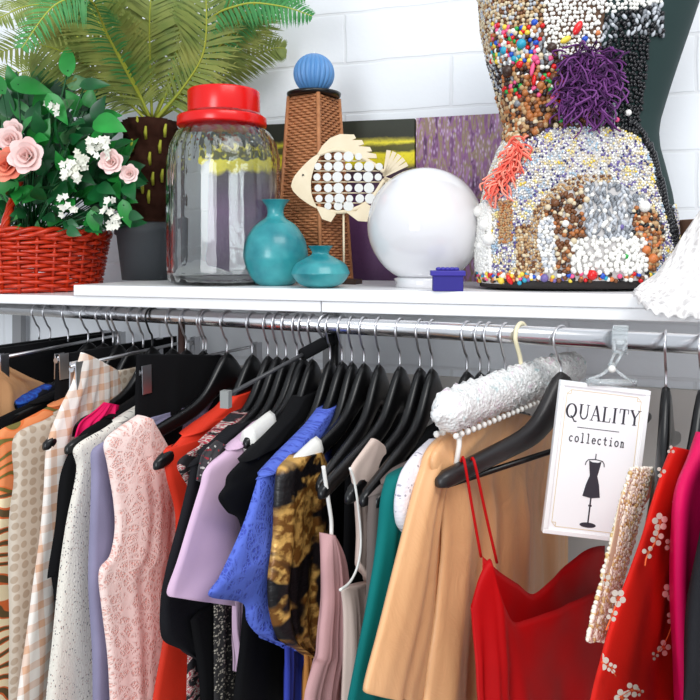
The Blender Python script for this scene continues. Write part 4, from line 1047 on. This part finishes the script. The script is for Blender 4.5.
# wooden fish on a stand
fd = 1.175
def fp(x, y, w=0): return P(x, y, fd-w)
cream = MT('cream painted wood', .6); nz = cream.n('ShaderNodeTexNoise', i_Scale=40.0); cream.l(cream.coords(kind='Object'), nz.inputs[0]); cream.col(cream.mix(nz.outputs[0], (240, 226, 198), (220, 202, 168))); cream = cream.m
fbase = ctr(344, fd); fish = thing('fish_ornament', fbase, 'cream wooden fish ornament with white disc scales on a thin stand', 'ornament')
b = MB(); T_ = ey*.008
head = smooth_pts([fp(291, 186, .003), fp(294, 177, .003), fp(303, 166, .003), (fp(313, 157, .003)), fp(322, 152, .003)], 4)+smooth_pts([fp(315, 165, .003), fp(311, 180, .003), fp(312, 196, .003), fp(318, 209, .003)], 4)+smooth_pts([fp(310, 205, .003), fp(300, 198, .003), fp(293, 191, .003)], 4)
b.prism(head, T_*1.4); b.build('head', cream, fish, smooth=False)
b = MB(); b.ball(fp(303, 175, .0045), .0018, 0, 8, 6); b.build('eye', M['black_gloss'], fish)
b = MB()
rim = smooth_pts([fp(318, 155), fp(335, 150), (fp(352, 153)), fp(370, 162), fp(384, 172)], 6); b.tube(rim, .0038, 6)
rim2 = smooth_pts([fp(318, 209), fp(335, 212), fp(352, 210), fp(370, 200), fp(384, 180)], 6); b.tube(rim2, .0038, 6)
for y in (161, 171, 182, 193, 203): b.tube([fp(312, y), fp(384-abs(y-178)*.7, y)], .0011, 5)
b.build('body_frame', cream, fish)
discm = plain('shell disc', (222, 222, 218), .4); discs = []
b = MB()
for r_, (y, x0, n) in enumerate(((156.5, 328, 4), (166.5, 318, 7), (177, 317, 7), (188, 318, 6), (198.5, 319, 6), (206, 328, 3))):
    for k in range(n):
        x = x0+10.2*k; c = fp(x, y, .004); rr = .0074+.0012*((k*7+r_*3) % 3-1)*1.1; 
        b2 = MB()
        q = [c+(ex*math.cos(2*PI*j/12)+ez*math.sin(2*PI*j/12))*rr for j in range(12)]; b2.prism(q, ey*.003); b2.build('scale_disc', discm, fish, smooth=False)
fin = [fp(318, 153, .002), fp(322, 146, .002), fp(330, 138, .002), fp(340, 134, .002), fp(354, 134.5, .002), fp(356, 138, .002), fp(352, 140, .002), fp(362, 140, .002), fp(364, 144, .002), fp(358, 146, .002), fp(370, 147, .002), fp(372, 151, .002), fp(366, 152, .002), fp(376, 154, .002), fp(377, 158, .002), fp(366, 158, .002), fp(352, 152, .002), fp(335, 149, .002)]
b = MB(); b.prism(fin, T_*.8); b.build('dorsal_fin', cream, fish, smooth=False)
b = MB(); b.prism([fp(316, 206, .004), fp(326, 208, .004), fp(336, 214, .004), fp(331, 222, .004), fp(322, 219, .004)], T_*.8); b.build('ventral_fin', cream, fish, smooth=False)
b = MB(); b.prism([fp(346, 212, .004), fp(356, 211, .004), fp(366, 203, .004), fp(374, 208, .004), fp(372, 222, .004), fp(358, 221, .004)], T_*.8); b.build('ventral_fin', cream, fish, smooth=False)
b = MB()
for k in range(5):
    a = math.radians(28+k*13); A = fp(384, 176); B_ = A+(ex*math.cos(a)+ez*math.sin(a))*.044; n2 = (ex*-math.sin(a)+ez*math.cos(a))*.0042
    b.prism([A-n2*.5, B_-n2, B_+n2*.8, A+n2*.5], T_*.7)
for k in range(4):
    a = math.radians(-60+k*14); A = fp(384, 178); B_ = A+(ex*math.cos(a)+ez*math.sin(a))*.034; n2 = (ex*-math.sin(a)+ez*math.cos(a))*.0042
    b.prism([A-n2*.5, B_-n2, B_+n2*.8, A+n2*.5], T_*.7)
b.build('tail', cream, fish, smooth=False)
b = MB(); b.tube([fp(343.5, 212, -.004), fbase+Vector((0, 0, .006))], .0019, 8); b.build('stand_rod', cream, fish)
b = MB(); b.box(fbase+Vector((0, 0, .004)), .026, .02, .004); b.build('base', plain('dark wooden base', (66, 44, 34), .5), fish, smooth=False)

# beaded mannequin
mc = ctr(575, 1.02); man = thing('mannequin_torso', mc, 'mannequin torso covered in a mosaic of beads with a purple tassel', 'mannequin')
MD = 1.02
ROWS = [(-60, 470, 706, .10), (-20, 476, 702, .10), (0, 482, 696, .098), (30, 484, 686, .095), (60, 490, 676, .088), (85, 497, 668, .08), (105, 503, 662, .074), (122, 508, 657, .072), (135, 508, 655, .074), (150, 500, 656, .08), (170, 492, 661, .088), (195, 485, 667, .094), (220, 479, 671, .098), (245, 478, 673, .099), (270, 479, 674, .098), (286.3, 481, 672, .094)]
def dome(x): return 126+84*((x-590)/78.0)**4 if x > 590 else 126+80*((x-590)/96.0)**4
def mrow(y):
    for i in range(len(ROWS)-1):
        if ROWS[i][0] <= y <= ROWS[i+1][0]:
            t = (y-ROWS[i][0])/(ROWS[i+1][0]-ROWS[i][0]); t2 = t
            return tuple(ROWS[i][k]*(1-t2)+ROWS[i+1][k]*t2 for k in (1, 2, 3))
    return ROWS[-1][1:]
def mpt(y, a, g=0):      # a=0 faces the viewer, +-90 deg are the sides
    xl, xr, dep = mrow(y); cx = (xl+xr)/2; hw = (xr-xl)/2/F*MD
    s_, c_ = math.sin(a), math.cos(a); X = (cx-350)/F*MD+(hw+g)*math.copysign(abs(s_)**.9, s_); D_ = MD-(dep*.85+g)*math.copysign(abs(c_)**.8, c_)
    return cw(X, D_, (HZ-y)/F*MD)
def mpx(p):              # world -> photo pixel
    v = p-Vector((0, 0, CAMZ)); a = v.dot(ex); d = v.dot(ey); return 350+F*a/d, HZ-F*v.z/d
b = MB(); vs = []; K = 72; ys = [-60+346.3*i/90 for i in range(91)]
for y in ys:
    for k in range(K): vs.append(mpt(y, 2*PI*k/K))
b.add(vs, [(i*K+k, i*K+(k+1) % K, (i+1)*K+(k+1) % K, (i+1)*K+k) for i in range(90) for k in range(K)]+[tuple(range(K))[::-1], tuple(90*K+k for k in range(K))])
for fi in range(90*K):
    i, k = divmod(fi, K); q = mpx(vs[fi]); a = 2*PI*k/K
    if k < 20 or k > K-20:
        x, y = q; dt = dome(x)
        if y > 280: b.mi[fi] = 3
        elif y > dt or y > 205: b.mi[fi] = 1
        elif x < 600 and x < 640-y*.2: b.mi[fi] = 2
b.build('torso', [plain('dark green velvet', (16, 44, 42), .75), plain('pale beading net', (196, 192, 190), .8), plain('brown backing', (92, 66, 48), .8), plain('dark base band', (34, 28, 26), .7)], man)
BC = {'white': (240, 238, 232), 'cream': (214, 198, 166), 'tan': (182, 146, 102), 'brown': (112, 68, 36), 'dbrown': (58, 36, 26), 'black': (20, 20, 24), 'grey': (130, 134, 140), 'silver': (188, 192, 198), 'lilac': (112, 98, 160), 'navy': (44, 44, 104), 'blue': (26, 80, 190), 'ltblue': (170, 196, 216), 'yellow': (236, 206, 70), 'pyellow': (238, 220, 150), 'red': (214, 22, 26), 'pink': (236, 90, 140), 'green': (40, 160, 70), 'orange': (206, 118, 62), 'turq': (40, 160, 190), 'wood': (176, 108, 56)}
BK = list(BC); BMATS = [plain('bead '+k, BC[k], .25 if k in ('white', 'black', 'silver', 'grey', 'red') else .4) for k in BK]
def bi(k): return BK.index(k)
def zone(x, y, R):
    """bead kind at a place on the torso: (colour, radius in mm, part)"""
    ch = R.choice
    nz = noise.noise(Vector((x*.09, y*.09, 0))); nz2 = noise.noise(Vector((x*.06+9, y*.06, 4)))
    dome_top = dome(x)
    if y > dome_top or y > 205:
        # bottom colour row
        if y > 281: return None
        if y > 273+3*nz: return None if R.random() < .25 else (ch(['red', 'turq', 'yellow', 'pink', 'white', 'blue', 'dbrown', 'orange', 'white', 'black', 'brown', 'lilac', 'cream']), 3.2, 'hem_beads')
        if x < 492 and y > 205: return ('white', 3.3, 'white_beads')
        if 499 < x < 513 and 200 < y < 243: return (ch(['tan', 'wood', 'tan']), 2.0, 'seed_beads')
        ell = ((x-600)/62.0)**2+((y-240)/58.0)**2
        if (ell < 1 or (y > 240 and 545 < x < 655)) and y > 182:
            if 572+6*nz < x < 645 and y > 238: return ('white', 3.6, 'white_beads')
            if x > 632 and y > 205: return (ch(['wood', 'brown', 'tan', 'orange', 'black', 'cream']), 3.4, 'wooden_beads')
            if x < 572 and y > 218 and x < 555: return (ch(['white', 'white', 'silver']), 2.9, 'white_beads')
            if x > 585 or (y > 225 and x > 585): return (ch(['silver', 'grey', 'silver', 'white', 'grey']), 3.2, 'grey_beads')
            return (ch(['brown', 'dbrown', 'wood', 'brown', 'cream', 'brown']), 3.3, 'wooden_beads')
        if ell < 1.35 and y > 175 and x < 610: return (ch(['tan', 'cream', 'tan', 'brown']), 2.0, 'seed_beads')
        if x < 552 and y > 225 and x > 517: return (ch(['tan', 'brown', 'cream', 'tan']), 2.5, 'wooden_beads')
        if x > 655-max(0, (170-y))*.4 and abs(y-dome_top) < 16: return ('black', 3.0, 'black_beads')
        if nz > .22: return (ch(['pyellow', 'yellow', 'pyellow', 'white', 'cream', 'white']), 1.75, 'seed_beads')
        if nz2 > .2: return (ch(['ltblue', 'white', 'ltblue', 'silver']), 1.75, 'seed_beads')
        return (ch(['white', 'lilac', 'white', 'cream', 'white', 'silver', 'lilac', 'white', 'white', 'cream', 'navy']), 1.75, 'seed_beads')
    # bodice
    if x < 545 and y > 140: return (ch(['white', 'silver', 'cream', 'white']), 2.0, 'seed_beads')
    if x > 615 and y > 36:
        if x > 654-.12*y: return None
        return ('black', 2.9, 'black_beads')
    if y > 98 and x < 560: return (ch(['wood', 'brown', 'tan', 'dbrown', 'wood', 'cream']), 4.2, 'wooden_beads')
    if x > 600 and y > 8+ (640-x)*.25:
        if x > 662: return None
        return (ch(['black', 'grey', 'black', 'silver']), 3.4, 'black_beads')
    if x > 662: return None
    if x > 545 and y < 55: return ('white', 2.7, 'white_beads')
    if 26+6*nz < y < 62 and 493 < x < 562: return (ch(['blue', 'brown', 'pink', 'white', 'turq', 'white', 'dbrown', 'wood', 'grey', 'cream', 'silver', 'red', 'green', 'yellow']), 3.7, 'mixed_beads')
    if y >= 55 and 505 < x < 562: return (ch(['brown', 'dbrown', 'wood', 'pink', 'red', 'orange', 'black', 'brown', 'white', 'dbrown', 'grey', 'green', 'tan']), 3.9, 'mixed_beads')
    if y >= 60 and x <= 505: return (ch(['grey', 'silver', 'dbrown', 'black', 'cream']), 2.6, 'cream_beads')
    if y < 60 and x < 545: return (ch(['cream', 'tan', 'cream', 'silver', 'brown']), 2.8, 'cream_beads')
    if x < 495: return (ch(['silver', 'cream', 'grey']), 2.3, 'cream_beads')
    return (ch(['dbrown', 'brown', 'silver', 'dbrown', 'wood']), 3.0, 'mixed_beads')
parts = {}; R = random.Random(21)
y = -12.0; placed = 0
while y < 285:
    step = 2.45 if (y > 132 and True) else 3.6
    xl, xr, dep = mrow(y); circ = PI*(xr-xl)/2*1.0
    a = -1.75
    while a < 1.75:
        jj = .9 if y > 130 else 1.0; aa = a+R.uniform(-.012, .012); yy = y+R.uniform(-jj, jj)
        p = mpt(yy, aa); x_, y_ = mpx(p); hw = (xr-xl)/2
        z = zone(x_, y_, R)
        inc = 2.5/hw
        if z:
            k, r, part = z
            inc = max(2.3, r*1.32)/hw
            keep = 1.0 if r < 2 else min(1, (2.45/(r*.85)) if step < 3 else 1)
            if R.random() < keep:
                rr = r*.001*R.uniform(.85, 1.12); q = mpt(yy, aa, rr*.55)
                mb = parts.setdefault(part, MB()); sc = (1, 1, 1)
                if k in ('silver', 'grey') and r > 3: sc = (.75, .75, 1.35)
                if r < 2: mb.ball(q, rr, bi(k), 5, 4, sc)
                else: mb.ball(q, rr, bi(k), 8, 6, sc, Matrix.Rotation(R.uniform(-.8, .8), 3, 'Y') if sc[0] != 1 else None)
                placed += 1
        else: inc = 3/hw
        a += inc
    y += step
for k, mb in parts.items(): mb.build(k, BMATS, man)['kind'] = 'stuff'
def at(x, y, g=.004):    # point on the torso seen at a pixel
    lo = None; best = 1e9
    for i in range(-45, 46):
        for dy in (-6, -4, -2, 0, 2, 4, 6, 8, 10):
            p = mpt(y+dy*2, i*PI/90, g); q = mpx(p); e_ = (q[0]-x)**2+(q[1]-y)**2
            if e_ < best: best = e_; lo = p
    return lo
for (x, y, r, k) in ((644, 206, .0088, 'white'), (479, 212, .0095, 'white'), (485, 226, .0092, 'white'), (488, 240, .0095, 'white'), (480, 246, .006, 'white'), (536, 22, .0052, 'blue'), (521, 44, .0075, 'turq'), (535, 44, .0045, 'blue'), (504, 51, .006, 'turq'), (514, 60, .005, 'turq'), (534, 58, .0055, 'pink'), (553, 46, .0075, 'dbrown'), (584, 39, .0045, 'blue'), (507, 70, .009, 'dbrown'), (541, 87, .0065, 'wood'), (553, 88, .0035, 'white'), (546, 80, .004, 'green'), (554, 76, .0065, 'brown'), (526, 92, .0055, 'wood'), (519, 66, .006, 'red'), (549, 207, .005, 'cream'), (572, 201, .005, 'cream'), (586, 200, .005, 'cream'), (564, 222, .0055, 'white'), (572, 242, .005, 'cream'), (556, 203, .006, 'brown'), (625, 256, .004, 'green'), (647, 250, .0065, 'orange'), (652, 258, .0075, 'orange'), (592, 277, .0075, 'red'), (603, 278, .0045, 'blue'), (501, 279, .0055, 'yellow'), (520, 285, .0035, 'turq'), (610, 118, .004, 'green'), (628, 113, .005, 'white'), (618, 120, .004, 'pink'), (646, 218, .006, 'wood'), (655, 222, .005, 'tan'), (536, 130, .0055, 'wood'), (530, 118, .006, 'wood'), (541, 124, .006, 'brown'), (549, 116, .006, 'wood'), (522, 128, .0055, 'brown'), (620, 225, .004, 'lilac'), (518, 105, .006, 'grey'), (543, 276, .006, 'lilac'), (597, 34, .004, 'orange'), (526, 78, .005, 'wood'), (520, 34, .004, 'yellow')):
    b = MB(); b.ball(at(x, y, r*.5), r*.92, 0, 14, 10); b.build('large_bead', BMATS[bi(k)], man)
for (x, y, L, W, a, k) in ((578, 26, .0175, .008, 62, 'red'), (564, 40, .0125, .0065, 30, 'yellow'), (533, 68, .016, .004, 80, 'pink'), (534, 82, .012, .004, 85, 'red'), (510, 278, .011, .005, -60, 'red')):
    b = MB(); c = at(x, y, .006); a = math.radians(a); u_ = ex*math.cos(a)+ez*math.sin(a); v_ = -ex*math.sin(a)+ez*math.cos(a)
    Rm = Matrix((u_, -ey, v_)).transposed(); b.ball(c, 1, 0, 14, 10, (L*.5+.002, .004, W*.5+.001), Rm); b.build('large_bead', BMATS[bi(k)], man)
# tassels
def yarns(name, mat, region, n, r, droop, seed, L=(.02, .05)):
    b = MB(); R = random.Random(seed)
    for k in range(n):
        x, y = region(R); p = at(x, y, .006); dr = (ex*R.uniform(-1, 1)+ez*R.uniform(-1, .7)-ey*R.uniform(0, .6)).normalized(); l = R.uniform(*L)
        pts = [p, p+dr*l*.35-ey*.008*R.random(), p+dr*l*.7+ex*R.uniform(-.008, .008)-ez*droop*l*.3-ey*.01*R.random(), p+dr*l*.9+ex*R.uniform(-.01, .01)-ez*droop*l*.8]
        b.tube(smooth_pts(pts, 3), r, 4, R.randrange(len(mat)), cap=False)
    return b.build(name, mat, man)
PU = [plain('purple yarn a', (98, 42, 108), .9), plain('purple yarn b', (64, 26, 74), .9), plain('purple yarn c', (122, 66, 132), .9)]
yarns('purple_tassel', PU, lambda R: ((lambda t: (565+48*R.random()-(8*t), 50+t*62))(R.random())), 330, .0013, .5, 5, (.015, .038))
yarns('coral_tassel', [M['coral'], plain('coral dark', (246, 110, 92), .9)], lambda R: ((lambda t: (520-27*t+R.uniform(-4, 5), 142+44*t))(R.random())), 130, .0014, .9, 6, (.012, .026))
# black bead trim round the hip
for i in range(40):
    t = i/39; x = 630+44*t**.62; y = 122+118*t**1.25
    b = MB(); b.ball(at(x, y, .003), .0042, 0, 8, 6); b.build('trim_bead', BMATS[bi('black')], man)

# wooden box behind the lace, lace cloth
b = MB(); c = ctr(697, 1.0); b.box(c+Vector((.02, 0, .05)), .035, .05, .05, Matrix.Rotation(.5, 3, 'Z'))
tag(b.build('wooden_box', blotch('brown wood', (112, 82, 64), (84, 58, 44), sc=8, rough=.6, stretch=(1, 6, 1), soft=.2), smooth=False, bevel=.002), 'brown wooden box behind the white lace cloth', 'box')
def lace_mat():
    m = MT('white lace cloth', .85); v = m.coords()
    a = m.n('ShaderNodeTexVoronoi', feature='DISTANCE_TO_EDGE', i_Scale=16.0); m.l(v, a.inputs[0])
    m.col(m.mix(m.ramp(a.outputs[0], [(0, (255,)*3), (.12, (255,)*3), (.2, (0,)*3)]), (212, 208, 206), (236, 233, 231)))
    return m.bump(a.outputs[0], .5, .003).m
b = MB(); NU, NV = 60, 40
def lc(u, v):
    # u along the hem, v from hem to the back fold
    A = [(632, 292, .868), (640, 305, .862), (655, 313, .856), (675, 318, .85), (700, 318, .842), (735, 312, .835), (770, 300, .83)]
    Bt = [(640, 284, .885), (655, 274, .90), (672, 252, .905), (686, 230, .91), (700, 210, .91), (735, 198, .9), (780, 194, .9)]
    f = u*(len(A)-1); i = min(len(A)-2, int(f)); t = f-i
    a_ = [A[i][k]*(1-t)+A[i+1][k]*t for k in range(3)]; b_ = [Bt[i][k]*(1-t)+Bt[i+1][k]*t for k in range(3)]
    x, y_, d = [a_[k]*(1-v)+b_[k]*v for k in range(3)]
    fold = .0045*math.sin(u*17+v*4)*(1-.3*v)+.002*math.sin(u*31-v*9)
    y_ += (1-v)**6*2.2*math.sin(u*60)
    d2 = d-.014*math.sin(PI*v)-abs(fold)
    return P(x, y_, d2)
vs = [lc(i/NU, j/NV) for j in range(NV+1) for i in range(NU+1)]; uv = [(i/NU, j/NV) for j in range(NV+1) for i in range(NU+1)]
b.add(vs, [(j*(NU+1)+i, j*(NU+1)+i+1, (j+1)*(NU+1)+i+1, (j+1)*(NU+1)+i) for j in range(NV) for i in range(NU)], 0, uv)
o = tag(b.build('lace_cloth', lace_mat()), 'white lace cloth draped over the right end of the shelf edge', 'cloth')
s_ = o.modifiers.new('Solidify', 'SOLIDIFY'); s_.thickness = .0012
